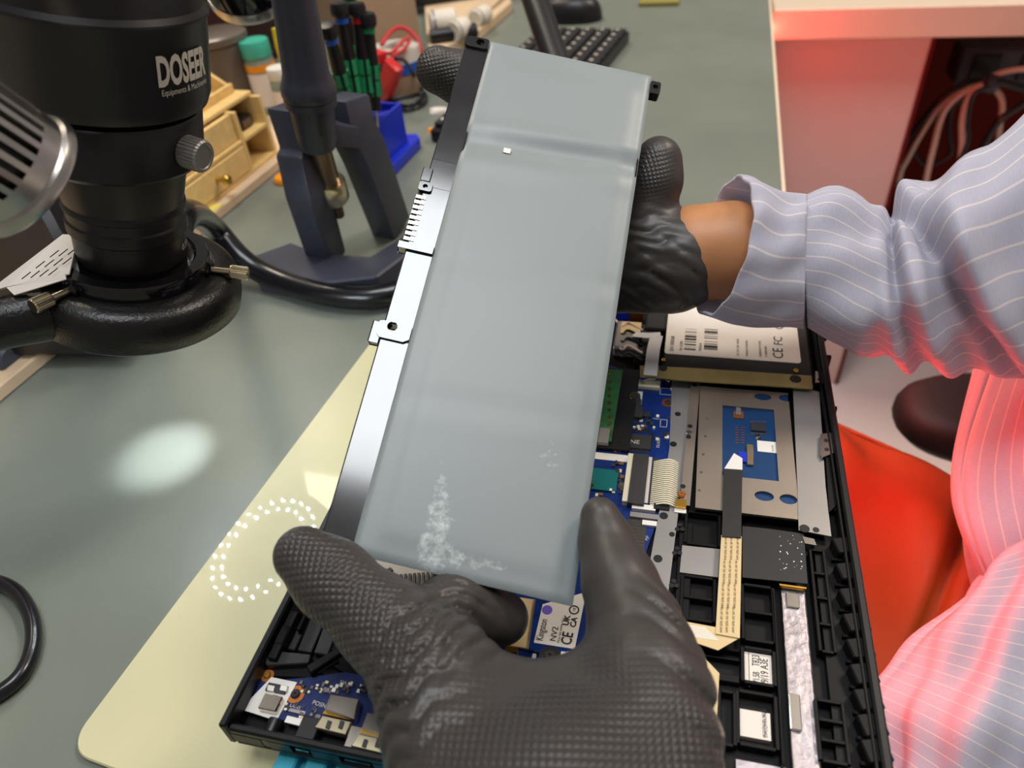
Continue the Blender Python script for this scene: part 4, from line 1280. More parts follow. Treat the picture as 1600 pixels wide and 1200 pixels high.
# crumpled foil band
fx0 = P(1221, 925, 0.0262)[0]; fx1 = P(1258, 925, 0.0262)[0]; fy1 = P(1240, 922, 0.0262)[1]
nx_, ny_ = 12, 90
v, f = [], []
for j in range(ny_):
    for i in range(nx_):
        v.append((fx0 + (fx1 - fx0) * i / (nx_ - 1), fy1 - 0.115 * j / (ny_ - 1), 0.0258 + rng.uniform(0, 0.0003)))
for j in range(ny_ - 1):
    for i in range(nx_ - 1): f.append([j * nx_ + i, j * nx_ + i + 1, (j + 1) * nx_ + i + 1, (j + 1) * nx_ + i])
fo = mesh('foil_band', v, f, M['foil'], lap, True)
md = fo.modifiers.new('thickness', 'SOLIDIFY'); md.thickness = 0.0006
pbox('foil_patch', (1228, 925), (1250, 950), 0.0262, 0.0270, M['steel_shiny'], lap, 0.0002)
pbox('foil_patch', (1232, 1082), (1254, 1142), 0.0262, 0.0275, M['steel_shiny'], lap, 0.0003)
pbox('deck_edge', (1211, 920), (1222, 1195), FLZ, 0.0278, M['laptop_in'], lap, 0.0003)
pbox('foil_sheet', (1150, 1186), (1262, 1230), FLZ, 0.0240, M['foil'], lap)
# ribbed outer column on the right
pocket_grid(((1266, 858), (1306, 1020)), (1, 4), 0.0013, 0.0280)
pocket_grid(((1274, 1092), (1328, 1195)), (1, 3), 0.0013, 0.0280)
for k in range(9):
    v_ = 858 + 40 * k; u_ = 1318 + 6.1 * k
    p = P(u_, v_, 0.029)
    obox('edge_tooth', p, (0.0042, 0.0012, 0), (-0.0012, 0.0040, 0), (0, 0, 0.0035), M['laptop_in'], lap, 0.0006)
    p2 = P(u_ - 4, v_ + 20, 0.027)
    box('edge_rib', p2[0] - 0.004, p2[0] + 0.0055, p2[1] - 0.0006, p2[1] + 0.0006, FLZ, 0.0285, M['laptop_in'], lap)
for k in range(8):
    p = P(1284 + 4 * k, 520 + 40 * k, 0.028)
    if k in (2, 4): continue
    box('edge_rib', p[0] - 0.003, p[0] + 0.0035, p[1] - 0.0012, p[1] + 0.0012, FLZ, 0.0300, M['laptop_in'], lap, 0.0003)
screw(1353, 1180, 0.0262, 0.0016, 'brass')
screw(1307, 762, 0.027, 0.0013, 'brass')
box('inner_ledge', X1 - 0.016, X1 - 0.0055, Y0 + 0.003, Y1 - 0.004, FLZ, 0.0262, M['laptop_in'], lap)

# ---- solid-state memory stick by the thumb
mz = 0.0285
m2 = pprism('memory_stick', [(838, 930), (922, 945), (918, 1005), (908, 1028), (880, 1030), (826, 1014)], mz - 0.0008, mz, M['pcb'], lap)
lp = [P(848, 944, mz + 0.0002), P(916, 925, mz + 0.0002), P(898, 1014, mz + 0.0002), P(834, 1004, mz + 0.0002)]
ml = prism('stick_label', [p[:2] for p in lp], mz, mz + 0.0002, M['label'], m2)
lu = unit(lp[0] - lp[3]); lv = V(-lu[1], lu[0], 0)       # text runs up the stick, glyph tops face left
zl = mz + 0.0002
text_on('label_print', 'Kingston', 0.0044, P(848, 1002, zl), lu, lv, M['dark_print'], ml, width=0.0098)
em = P(855, 953, zl)
lathe('label_emblem', [(0.0022, 0), (0.0022, 0.0001), (0, 0.0001)], (em[0], em[1], zl), (0, 0, 1), M['violet_print'], ml, 24)
text_on('label_print', 'NV2', 0.0036, P(868, 1003, zl), lu, lv, M['dark_print'], ml)
text_on('label_print', 'PCIe 4.0 NVMe M.2', 0.0014, P(874, 1005, zl), lu, lv, M['dark_print'], ml, width=0.0115)
text_on('label_print', 'CE', 0.0062, P(892, 1009, zl), lu, lv, M['dark_print'], ml, width=0.0056, bold=0.0001)
text_on('label_print', 'UK', 0.0034, P(888, 978, zl), lu, lv, M['dark_print'], ml, bold=0.0001)
text_on('label_print', 'CA', 0.0034, P(899, 981, zl), lu, lv, M['dark_print'], ml, bold=0.0001)
em = P(897, 953, zl)
lathe('label_emblem', [(0.0016, 0), (0.0022, 0), (0.0022, 0.0001), (0.0016, 0.0001)], (em[0], em[1], zl), (0, 0, 1), M['dark_print'], ml, 24, closed=True)
text_on('label_print', '18', 0.0018, P(899, 956, zl), lu, lv, M['dark_print'], ml)
screw(859, 1023, mz, 0.0024, 'chip', m2, 'steel_shiny', 0.0020)
for u in (880, 889):
    p = P(u, 1022, mz); box('stick_pad', p[0] - 0.0010, p[0] + 0.0010, p[1] - 0.0010, p[1] + 0.0010, mz, mz + 0.0002, M['label'], m2)
pbox('foam_pad', (790, 930), (836, 1015), MZ, 0.0262, M['tan_strip'], lap)
pbox('gold_clip', (790, 1010), (808, 1020), MZ, 0.0275, M['gold'], lap)
scatter(mb, ((700, 1000), (850, 1028)), 20, MZ, 21)

# ---- fan end: heat sink fins, heat pipe, black guides
pbox('fan_plate', (545, 850), (700, 935), FLZ, 0.0270, M['steel_grey'], lap)
for k in range(12):
    p = P(612 + 7 * k, 915 - 0.6 * k, 0.0275)
    obox('vent_fin', p, (0.0006, 0.0002, 0), (-0.0015, 0.0050, 0), (0, 0, 0.0006), M['black'], lap)
pprism('plate_rib', [(585, 900), (610, 886), (614, 890), (590, 905)], 0.0270, 0.0282, M['black'], lap)
pprism('copper_pipe', [(455, 958), (478, 938), (492, 958), (462, 960)], 0.0268, 0.0280, M['copper'], lap)
for k in range(3):
    pprism('guide_block', [(438 + 26 * k, 1012 + 4 * k), (462 + 24 * k, 960 + 3 * k), (484 + 24 * k, 966 + 3 * k), (460 + 26 * k, 1016 + 4 * k)], FLZ, 0.0262, M['black_matte'], lap, 0.0004)
pprism('speaker_bar', [(410, 1028), (428, 1016), (486, 1022), (482, 1036), (416, 1040)], FLZ, 0.0295, M['tape_black'], lap, 0.0004)
pprism('speaker_box', [(405, 1042), (484, 1040), (500, 1060), (404, 1056)], FLZ, 0.0262, M['laptop_in'], lap, 0.0004)
pprism('cover_arm', [(478, 1040), (530, 1010), (540, 1016), (484, 1052)], 0.0268, 0.0298, M['laptop_in'], lap, 0.0004)
pprism('guide_block', [(520, 1040), (600, 1020), (640, 1060), (540, 1052)], FLZ, 0.0255, M['laptop_in'], lap)
pprism('fan_housing', [(500, 990), (560, 900), (700, 940), (660, 1050), (540, 1050)], FLZ, 0.0248, M['laptop_in'], lap)

fcx, fcy = -0.105, 0.235
lathe('fan_frame', [(0.031, 0.0), (0.034, 0.0), (0.034, 0.006), (0.031, 0.006)], (fcx, fcy, FLZ), (0, 0, 1), M['laptop_in'], lap, 48, closed=True)
fh = lathe('fan_hub', [(0.0, 0.0), (0.011, 0.0), (0.011, 0.0055), (0.009, 0.006), (0.0, 0.006)], (fcx, fcy, FLZ), (0, 0, 1), M['chip'], lap, 32)
for k in range(26):
    a = 2 * math.pi * k / 26
    d1_, d2_ = V(math.cos(a), math.sin(a), 0), V(-math.sin(a), math.cos(a), 0)
    obox('fan_blade', V(fcx, fcy, FLZ + 0.003) + d1_ * 0.0205, d1_ * 0.0095 + d2_ * 0.002, d2_ * 0.0005, (0, 0, 0.0024), M['chip'], fh)
tube('heat_pipe', [(fcx + 0.02, fcy + 0.045, 0.0262), (fcx + 0.045, fcy + 0.03, 0.0262), (fcx + 0.07, fcy + 0.0, 0.0262)], 0.0030, M['copper'], lap, 10, 6)
for k in range(22):
    box('heat_fin', X0 + 0.013 , X0 + 0.022, 0.285 + 0.002 * k, 0.2862 + 0.002 * k, FLZ, 0.0295, M['copper'], lap)
box('wireless_card', -0.10, -0.075, 0.30, 0.335, MZ, MZ + 0.0012, M['pcb_green'], lap)
box('hinge_block', X0 + 0.013, X0 + 0.034, 0.405, 0.440, FLZ, 0.031, M['steel_grey'], lap, 0.001)
box('speaker', -0.09, -0.05, 0.385, 0.430, FLZ, 0.030, M['black_matte'], lap, 0.002)

# ---- port board
IZ = 0.0262
io = pprism('port_board', [(402, 1052), (440, 1062), (486, 1058), (540, 1050), (600, 1062), (680, 1080), (690, 1190), (394, 1112)], IZ - 0.0012, IZ, M['pcb_dark'], lap)
pl = pprism('white_plate', [(424, 1058), (464, 1066), (432, 1126), (376, 1108)], IZ, IZ + 0.0006, M['label'], io)
jk = pprism('jack_block', [(414, 1082), (442, 1088), (430, 1112), (402, 1106)], IZ, IZ + 0.0036, M['steel_shiny'], io, 0.0004)
pprism('jack_tab', [(420, 1066), (450, 1072), (444, 1084), (414, 1078)], IZ, IZ + 0.0018, M['chip'], io)
for u in (424, 444): pprism('jack_pad', [(u - 5, 1070), (u + 5, 1072), (u + 3, 1080), (u - 7, 1078)], IZ, IZ + 0.0024, M['label'], io)
screw(417, 1054, IZ, 0.0014, 'gold', io, 'copper')
screw(461, 1083, IZ, 0.0019, 'black', io, 'copper')
for (a, m_, bev) in (((516, 1083), 'usb', 0), ((573, 1112), 'usb', 0)):
    u, v = a
    sh = pprism('usb_shell', [(u, v), (u + 46, v + 8), (u + 38, v + 40), (u - 10, v + 26)], IZ, IZ + 0.0052, M['steel_shiny'], io, 0.0005)
    pprism('usb_lip', [(u - 8, v + 26), (u + 36, v + 36), (u + 33, v + 42), (u - 12, v + 32)], IZ + 0.002, IZ + 0.0030, M['gold'], sh)
    b_ = pprism('usb_mouth', [(u - 12, v + 34), (u + 34, v + 44), (u + 24, v + 66), (u - 26, v + 54)], IZ, IZ + 0.0034, M['nickel'], io, 0.0004)
    for k in range(2):
        x = u - 4 + 20 * k
        pprism('usb_spring', [(x, v + 42), (x + 6, v + 44), (x + 2, v + 56), (x - 4, v + 54)], IZ + 0.0034, IZ + 0.0040, M['chip'], b_)
scatter(io, ((470, 1066), (600, 1082)), 46, IZ, 31, (0.0004, 0.0009))
scatter(io, ((445, 1100), (500, 1130)), 18, IZ, 32, (0.0004, 0.0010))
pprism('white_part', [(449, 1118), (474, 1124), (468, 1134), (444, 1128)], IZ, IZ + 0.0010, M['label'], io)
pprism('white_part', [(452, 1106), (478, 1112), (476, 1117), (450, 1111)], IZ, IZ + 0.0006, M['steel_grey'], io)
prints(io, [('POSN', 487, 1100, IZ, 0.0024, (1, -.1, 0), (.1, 1, 0)), ('USB2', 500, 1078, IZ, 0.0022, (1, -.1, 0), (.1, 1, 0)), ('LAN1', 452, 1104, IZ, 0.0020, (1, -.1, 0), (.1, 1, 0)), ('SW1', 530, 1068, IZ, 0.0022, (1, -.1, 0), (.1, 1, 0)), ('USB11', 588, 1110, IZ, 0.0024, (1, -.1, 0), (.1, 1, 0))])

# ================================================================ microscope with ring light
MC = V(-0.264, 0.2565, 0.1195)
MA = unit(V(0.25, 0.10, 1.0))
m1, m2_, _ = frame_of(MA)
# directions in the plane of the ring: one facing the camera, one to its right
toC = CAM - (MC + MA * 0.11); toC = unit(toC - MA * (toC @ MA)); toR = np.cross(toC, MA) * -1
if toR[0] < 0: toR = -toR
def mp(ang_deg, r, h):
    a = math.radians(ang_deg); return MC + MA * h + (toC * math.cos(a) + toR * math.sin(a)) * r
def mdir(ang_deg):
    a = math.radians(ang_deg); return toC * math.cos(a) + toR * math.sin(a)
mic = thing('microscope', (-0.47, 0.42, 0.0), 'black stereo microscope body with printed lettering above the ring light', 'microscope')
lathe('lens_barrel', [(0.0, -0.002), (0.022, -0.002), (0.0240, 0.0), (0.0240, 0.012), (0.0234, 0.013), (0.0234, 0.016), (0.0244, 0.017), (0.0244, 0.030), (0.0260, 0.0315), (0.0260, 0.0365), (0.0252, 0.0375), (0.0254, 0.042), (0.0262, 0.043), (0.0262, 0.045), (0.0256, 0.046), (0.0290, 0.066), (0.0, 0.066)],
      MC, MA, M['black_metal'], mic, 64)
lathe('focus_ring', [(0.0, 0.066), (0.0345, 0.066), (0.0362, 0.068), (0.0368, 0.088), (0.0360, 0.0895), (0.0, 0.0895)], MC, MA, M['black_metal'], mic, 64)
RB = 0.0415
body = lathe('body', [(0.0, 0.091), (0.0355, 0.091), (0.0395, 0.0930), (0.0411, 0.0980), (RB, 0.127), (0.0424, 0.1285), (0.0424, 0.130), (0.0408, 0.132), (0.0414, 0.165), (0.045, 0.22), (0.047, 0.30), (0.0, 0.30)], MC, MA, M['black_metal'], mic, 72)
# carrier arm to a post standing on the shelf at the back left
pb = V(-0.50, 0.40, 0.0)
tube('post', [pb + V(0, 0, 0.020), pb + V(0, 0, 0.25), pb + V(0, 0, 0.5)], 0.017, M['black_gloss'], mic, 20, 2)
lathe('post_foot', [(0.0, 0.0), (0.035, 0.0), (0.035, 0.008), (0.024, 0.014), (0.0, 0.014)], pb + V(0, 0, 0.0101), (0, 0, 1), M['black_gloss'], mic, 32)
kb_ = D(15, 392, 0.46)
obox('stand_block', (kb_[0], kb_[1] + 0.02, 0.135), (0.045, 0.006, 0), (-0.004, 0.03, 0), (0, 0, 0.124), M['black_metal'], mic, 0.004)
tube('carrier_arm', [MC + MA * 0.22, (MC + MA * 0.22 + pb + V(0, 0, 0.36)) / 2, pb + V(0, 0, 0.38)], 0.02, M['black_metal'], mic, 14, 3)
# lettering wrapped round the body
def wrap_text(name, s, size, ang0, width, h0, r, m, par, bold=0.0, sy=1.0):
    v, f = text_geo(s, size, bold)
    k = width / v[:, 0].max()
    out = []
    for x, y, z in v:
        out.append(mp(ang0 + math.degrees(x * k / r), r + 0.0002, h0 + y * sy))
    return mesh(name, out, f, m, par)
wrap_text('brand_lettering', 'DOSEER', 0.0105, 25, 0.0275, 0.1085, RB + 0.0001, M['white_print'], body, 0.0004, 1.45)
wrap_text('brand_lettering', 'Equipments & Machineries', 0.0034, 26.5, 0.0265, 0.1045, RB + 0.0001, M['white_print'], body, 0.0, 1.0)
wrap_text('lens_marking', '0.5X', 0.0045, 60, 0.010, 0.022, 0.0245, M['white_print'], body, 0.0)
# knurled side knob
kd = unit(mdir(46) + 0.0 * MA)
kp = mp(46, 0.0362, 0.0775)
knob = lathe('knob', [(0.0, 0), (0.0065, 0), (0.0068, 0.0006), (0.0068, 0.0085), (0.0062, 0.0095), (0.0054, 0.0095), (0.0050, 0.0090), (0.0, 0.0090)], kp, kd, M['steel_grey'], mic, 56, knurl=(2, 3, 0.03), autosmooth=20)

rl = thing('ring_light', MC, 'black ring lamp with brass thumbscrews hanging around the microscope lens', 'ring light')
rp = [(0.030, -0.0125), (0.0335, -0.0125), (0.0465, -0.0125), (0.0485, -0.0105), (0.0490, -0.004), (0.0485, 0.002), (0.0470, 0.0055), (0.0440, 0.0078), (0.0400, 0.0088), (0.0345, 0.0088), (0.0300, 0.0080), (0.0290, 0.006), (0.0290, -0.010)]
lathe('ring_housing', rp, MC, MA, M['ring_black'], rl, 96, closed=True, autosmooth=50)
lathe('clamp_collar', [(0.0275, 0.006), (0.0345, 0.006), (0.0345, 0.0150), (0.0337, 0.0162), (0.0285, 0.0162), (0.0275, 0.0152)], MC, MA, M['black_gloss'], rl, 72, closed=True)
lathe('led_cover', [(0.0295, -0.0127), (0.0350, -0.0127), (0.0350, -0.0131), (0.0295, -0.0131)], MC, MA, M['white_plastic'], rl, 72, closed=True)
led0 = None
for row, (rr, n) in enumerate(((0.0318, 22), (0.0395, 26))):
    for k in range(n):
        p = mp(360 * k / n + row * 7, rr, -0.0140)
        if led0 is None: led0 = lathe('led', [(0.0, 0.0), (0.0006, 0.0002), (0.0008, 0.0007), (0.0008, 0.0018), (0.0, 0.0018)], p, MA, M['led'], rl, 10)
        else: inst(led0, 'led', p + 0.0, rl)
for k in range(8):
    ld = bpy.data.lights.new('ring_led_light', 'SPOT')
    ld.energy = 0.22; ld.color = (0.86, 0.93, 1.0); ld.spot_size = math.radians(34); ld.spot_blend = 1.0; ld.shadow_soft_size = 0.002
    lo_ = bpy.data.objects.new('ring_led_light', ld)
    p_ = mp(45 * k, 0.0395, -0.0165)
    lo_.rotation_euler = Vector(((MC - MA * 0.125) - p_).tolist()).to_track_quat('-Z', 'Y').to_euler()
    link(lo_, p_, rl)
# arm that carries the ring lamp's switch box, to the left
tube('lamp_arm', [mp(-62, 0.044, -0.002), mp(-66, 0.062, -0.002), mp(-68, 0.09, -0.002), mp(-70, 0.14, 0.0)], [0.0125, 0.0115, 0.0125, 0.013], M['ring_black'], rl, 18, 5)
def thumbscrew(ang, h, m_):
    p = mp(ang, 0.0340, h); d = mdir(ang)
    s_ = lathe('thumbscrew', [(0.0, 0), (0.0017, 0), (0.0017, 0.0105), (0.0031, 0.0108), (0.0033, 0.0114), (0.0033, 0.0190), (0.0029, 0.0196), (0.0, 0.0196)], p, d, m_, rl, 40, knurl=(4, 5, 0.05), autosmooth=20)
    lathe('screw_boss', [(0.0, -0.004), (0.0046, -0.004), (0.0046, 0.0016), (0.0036, 0.0024), (0.0, 0.0024)], p, d, M['black_gloss'], s_, 20)
thumbscrew(70, 0.0105, M['nickel'])
thumbscrew(-52, 0.0105, M['nickel'])
thumbscrew(190, 0.0105, M['nickel'])
# ring lamp's power lead, a thick black tube lying across the mat
cb = [D(262, 392, 0.385), D(290, 335, 0.42), P(330, 352, 0.05), P(382, 408, 0.022), P(440, 440, 0.011), P(520, 462, 0.010), P(600, 462, 0.010), P(690, 430, 0.010), P(760, 380, 0.010)]
tag(tube('power_cable', cb, 0.0088, M['cable_black'], None, 16, 10), 'thick glossy black cable curving in front of the grey tool stand', 'cable')
# folded paper strip hung behind the ring lamp
pc = [D(0, 446, 0.30), D(30, 470, 0.292), D(102, 432, 0.318), D(118, 368, 0.350), D(100, 366, 0.352)]
def sheet(name, quad, m, par, th=0.0006):
    q = [np.array(x) for x in quad]
    n = unit(np.cross(q[1] - q[0], q[2] - q[0])) * th
    k = len(q)
    v = q + [x + n for x in q]
    f = [list(range(k)), list(range(k, 2 * k))[::-1]] + [[i, (i + 1) % k, k + (i + 1) % k, k + i] for i in range(k)]
    return mesh(name, v, f, m, par)
note = thing('paper_note', D(60, 440, 0.31), 'folded white paper slip with small printed lines on the ring lamp arm', 'paper')
qa, qb, qc, qd = D(0, 446, 0.330), D(12, 452, 0.322), D(104, 432, 0.322), D(120, 368, 0.350)
qe = D(98, 365, 0.354)
sh = sheet('paper_fold', [D(-20, 456, 0.330), D(98, 366, 0.350), D(122, 367, 0.348), D(108, 428, 0.326), D(10, 448, 0.322)], M['paper'], note)
sheet('paper_edge', [D(10, 449, 0.321), D(102, 428, 0.321), D(103, 436, 0.320), D(22, 461, 0.318)], M['paper'], note)
tx_o = D(16, 440, 0.3235)
exx = unit(D(98, 378, 0.347) - D(20, 436, 0.324)); eyy = unit(D(20, 420, 0.33) - D(60, 436, 0.326))
nn_ = unit(np.cross(exx, eyy)); 
if nn_ @ (CAM - tx_o) < 0: eyy = -eyy
eyy = unit(eyy - exx * (exx @ eyy))
for k in range(4):
    for q in range(3):
        a = D(34 + 14 * k + 22 * q, 436 - 2 * k - 17 * q, 0.322 + 0.0060 * q + 0.001 * k)
        b = D(48 + 14 * k + 22 * q, 425 - 2 * k - 17 * q, 0.3252 + 0.0060 * q + 0.001 * k)
        c = (a + b) / 2; h_ = (b - a) / 2
        s_ = unit(np.cross(h_, CAM - c)) * 0.00022
        obox('printed_line', c + unit(CAM - c) * 0.0022, h_, s_, unit(CAM - c) * 0.00008, M['dark_print'], note)

# ribbed silver cylinder in the corner
ca = unit(D(40, 275, 0.235) - D(-75, 205, 0.215)); cc_ = D(38, 276, 0.235)
cyl = thing('metal_lamp_head', cc_, 'ribbed silver metal lamp head with a rolled rim beside the microscope', 'lamp')
R0 = 0.0205
lathe('rim', [(R0 * 0.93, -0.0095), (R0, -0.0095), (R0 * 1.0, -0.0035), (R0 * 1.07, -0.0028), (R0 * 1.10, -0.0012), (R0 * 1.09, 0.0004), (R0 * 1.04, 0.0012), (R0 * 0.96, 0.001), (R0 * 0.93, -0.001)], cc_, ca, M['chrome'], cyl, 64, closed=True)
lathe('inner_tube', [(R0 * 0.84, -0.07), (R0 * 0.86, -0.07), (R0 * 0.86, -0.004), (R0 * 0.84, -0.004)], cc_, ca, M['black'], cyl, 48, closed=True)
lathe('rear_cap', [(0.0, -0.078), (R0 * 0.9, -0.078), (R0, -0.074), (R0, -0.064), (R0 * 0.9, -0.064), (0, -0.064)], cc_, ca, M['chrome'], cyl, 48)
ce1, ce2, _ = frame_of(ca)
for k in range(30):
    a = 2 * math.pi * k / 30
    er = ce1 * math.cos(a) + ce2 * math.sin(a); et = np.cross(ca, er)
    obox('rib', cc_ - ca * 0.037 + er * R0 * 0.95, ca * 0.0275, er * 0.0011, et * 0.0010, M['chrome'], cyl)
tube('bracket', [cc_ - ca * 0.07, cc_ - ca * 0.12 + V(0, 0.02, 0.02), V(-0.36, 0.30, 0.34), pb + V(0.0, 0, 0.34)], 0.006, M['black'], cyl, 10, 5)

# ================================================================ grey clamp stand behind
gs = thing('tool_stand', P(500, 400, 0.0), 'dark grey tool stand with a tapered upright tube and slanted legs', 'stand')
gA = D(520, 345, 0.555); gB = D(452, -60, 0.44)
gd = unit(gB - gA); gl = np.linalg.norm(gB - gA)
def gpt(u, v, d): return D(u, v, d)
tb = D(484, 150, 0.475); tt_ = D(440, -120, 0.405)
ta = unit(tt_ - tb); tl = np.linalg.norm(tt_ - tb)
lathe('upright_tube', [(0.0, 0.0), (0.0168, 0.0), (0.0180, 0.002), (0.0180, 0.0065), (0.0162, 0.011), (0.0148, 0.016), (0.0118, tl), (0.0, tl)], tb, ta, M['stand_grey'], gs, 40)
lathe('socket', [(0.0, -0.036), (0.0118, -0.036), (0.0135, -0.030), (0.0148, -0.006), (0.0172, -0.005), (0.0172, 0.0), (0.0, 0.0)], tb, ta, M['stand_grey'], gs, 36)
obox('socket_slot', tb - ta * 0.018 + unit(CAM - tb) * 0.0132 + V(0.004, 0, 0), ta * 0.009, np.cross(ta, unit(CAM - tb)) * 0.001, unit(CAM - tb) * 0.0012, M['black'], gs)
rb_ = D(530, 336, 0.560); ra_ = tb - ta * 0.03
rd = unit(ra_ - rb_); rlen = np.linalg.norm(ra_ - rb_)
lathe('metal_rod', [(0.0, 0.0), (0.0042, 0.0), (0.0048, 0.022), (0.0078, 0.022), (0.0078, rlen), (0.0, rlen)], rb_, rd, mat('bronze_rod', srgb(120, 100, 82), 0.3, metal=0.9), gs, 24)
lathe('rod_collar', [(0.0, 0.020), (0.0108, 0.018), (0.0116, 0.0195), (0.0116, 0.034), (0.0106, 0.036), (0.0, 0.036)], rb_, rd, M['nickel'], gs, 32)

def bar(name, path, half_w, half_t, m, par, side):
    """thick bent bar of rectangular section"""
    c = [np.array(p) for p in path]; v, f = [], []
    sd = unit(side)
    for i, p in enumerate(c):
        t = unit(c[min(i + 1, len(c) - 1)] - c[max(i - 1, 0)])
        n = unit(np.cross(sd, t))
        for a, b in ((-1, -1), (1, -1), (1, 1), (-1, 1)): v.append(p + sd * half_w * a + n * half_t * b)
    for i in range(len(c) - 1):
        for e in range(4): f.append([4 * i + e, 4 * i + (e + 1) % 4, 4 * i + 4 + (e + 1) % 4, 4 * i + 4 + e])
    f += [[0, 1, 2, 3], [4 * len(c) - 4 + e for e in range(4)]]
    bm = bmesh.new(); vs = [bm.verts.new(x) for x in v]
    for q in f: bm.faces.new([vs[i] for i in q])
    bmesh.ops.recalc_face_normals(bm, faces=bm.faces)
    bmesh.ops.bevel(bm, geom=list(bm.edges), offset=0.0018, segments=2, affect='EDGES', profile=0.5)
    return bmesh_obj(name, bm, m, par, True, 40)
sidev = V(1, -0.25, 0.0)
bar('slanted_leg', [D(454, 165, 0.500), D(474, 232, 0.515), D(468, 244, 0.512), D(480, 300, 0.525), P(512, 405, 0.003)], 0.012, 0.0115, M['stand_grey'], gs, sidev)
bar('slanted_leg', [D(538, 150, 0.520), D(548, 195, 0.53), D(570, 240, 0.55), P(612, 355, 0.003)], 0.012, 0.014, M['stand_grey'], gs, sidev)
bar('cross_bar', [D(470, 215, 0.505), D(510, 205, 0.505), D(552, 212, 0.525)], 0.008, 0.008, M['stand_grey'], gs, V(0.1, 0.1, 1))
prism('foot_plate', [P(u, v, 0.016)[:2] for u, v in ((388, 402), (455, 378), (500, 395), (578, 400), (650, 356), (668, 372), (588, 432), (470, 445), (400, 430))], 0.0, 0.016, M['stand_grey'], gs, 0.0015)

# ================================================================ shelf board, wooden organiser and jars
s0, s1_ = P(-60, 680, 0.0), P(445, 260, 0.0)
sd_ = unit(s1_ - s0); sn = V(-sd_[1], sd_[0], 0)
if sn[0] > 0: sn = -sn
def sh_pt(a, b, z): p = s0 + sd_ * a + sn * b; p[2] = z; return p
def shbox(name, a0, a1, b0, b1, z0, z1, m, par, bev=0.0008):
    return obox(name, sh_pt((a0 + a1) / 2, (b0 + b1) / 2, (z0 + z1) / 2), sd_ * (a1 - a0) / 2, sn * (b1 - b0) / 2, (0, 0, (z1 - z0) / 2), m, par, bev)
shelf = thing('shelf_riser', sh_pt(0.35, 0.12, 0.0), 'pale wooden riser board along the back of the green mat', 'shelf')
shbox('shelf_board', -0.3, 0.55, 0.0, 0.32, 0.0003, 0.010, M['wood_light'], shelf, 0.001)
shbox('back_rail', -0.3, 0.55, 0.30, 0.32, 0.010, 0.030, M['wood_light'], shelf)

def sh_a(u, v, z):
    p = P(u, v, z) - s0; return p @ sd_, p @ sn
ST = 0.010
oa0, oa1, ob0, OD = 0.25, 0.412, 0.010, 0.085
org = thing('wooden_organiser', sh_pt((oa0 + oa1) / 2, ob0 + OD / 2, ST), 'small pale wood desk organiser with a drawer and open cubbies', 'organiser')
def ob(name, a0, a1, b0, b1, z0, z1, par=org, m='wood', bev=0.0006): return shbox(name, a0, a1, ob0 + b0, ob0 + b1, ST + z0, ST + z1, M[m], par, bev)
OL = oa1 - oa0
t = 0.005
mid = 0.366
ob('bottom_board', oa0, oa1, 0, OD, 0, 0.004)
ob('back_board', oa0, oa1, OD - t, OD, 0.004, 0.098)
ob('side_board', oa0, oa0 + t, 0, OD - t, 0.004, 0.075)
ob('side_board', oa1 - t, oa1, 0, OD - t, 0.004, 0.060)
ob('divider', mid - t / 2, mid + t / 2, 0, OD - t, 0.004, 0.060)
ob('shelf', oa0 + t, mid - t / 2, 0, OD - t, 0.030, 0.034)
ob('shelf', mid + t / 2, oa1 - t, 0, OD - t, 0.030, 0.034)
ob('top_board', oa0 + t, oa1, 0.010, OD - t, 0.060, 0.064)
ob('tray_wall', oa0 + t, oa1 - 0.004, 0.026, 0.030, 0.064, 0.072)
# slanted end wall of the tray
e_ = [(0.030, 0.064), (OD - t, 0.064), (OD - t, 0.098), (0.060, 0.090), (0.030, 0.070)]
v_ = [sh_pt(a_, ob0 + b_, ST + z_) for a_ in (oa1 - 0.008, oa1 - 0.004) for b_, z_ in e_]
mesh('tray_end', v_, [[0, 1, 2, 3, 4], [9, 8, 7, 6, 5]] + [[i, (i + 1) % 5, 5 + (i + 1) % 5, 5 + i] for i in range(5)], M['wood'], org)
dr = ob('drawer', oa0 + t + 0.001, mid - t / 2 - 0.001, -0.001, OD - 0.02, 0.005, 0.029)
ob('blank_front', oa0 + t + 0.001, mid - t / 2 - 0.001, 0.003, 0.008, 0.0345, 0.0595)
kp_ = sh_pt(0.312, ob0 - 0.001, ST + 0.018)
lathe('drawer_knob', [(0.0, 0), (0.0028, 0), (0.0020, 0.003), (0.0020, 0.006), (0.0048, 0.009), (0.0050, 0.011), (0.0038, 0.014), (0.0, 0.015)], kp_, -sn, M['brass'], dr, 24)
gad = thing('key_fob', sh_pt((mid + oa1) / 2, ob0 + 0.03, ST + 0.034), 'small black plastic gadget lying in the upper cubby', 'gadget')
q_ = sh_pt((mid + oa1) / 2 + 0.002, ob0 + 0.024, ST + 0.0400)
obox('gadget_case', q_, sd_ * 0.011, sn * 0.014, (0, 0, 0.0055), M['black'], gad, 0.002, 2)
obox('gadget_face', q_ - sn * 0.0143, sd_ * 0.007, sn * 0.0006, (0, 0, 0.003), M['brown_print'], gad)
yn = sheet('sticky_note', [P(306, 328, 0.0105), P(322, 320, 0.0105), P(350, 318, 0.0105), P(322, 338, 0.0105)], M['yellow_paper'], None, 0.0004)
tag(yn, 'crumpled yellow sticky note on the riser below the drawer', 'note')

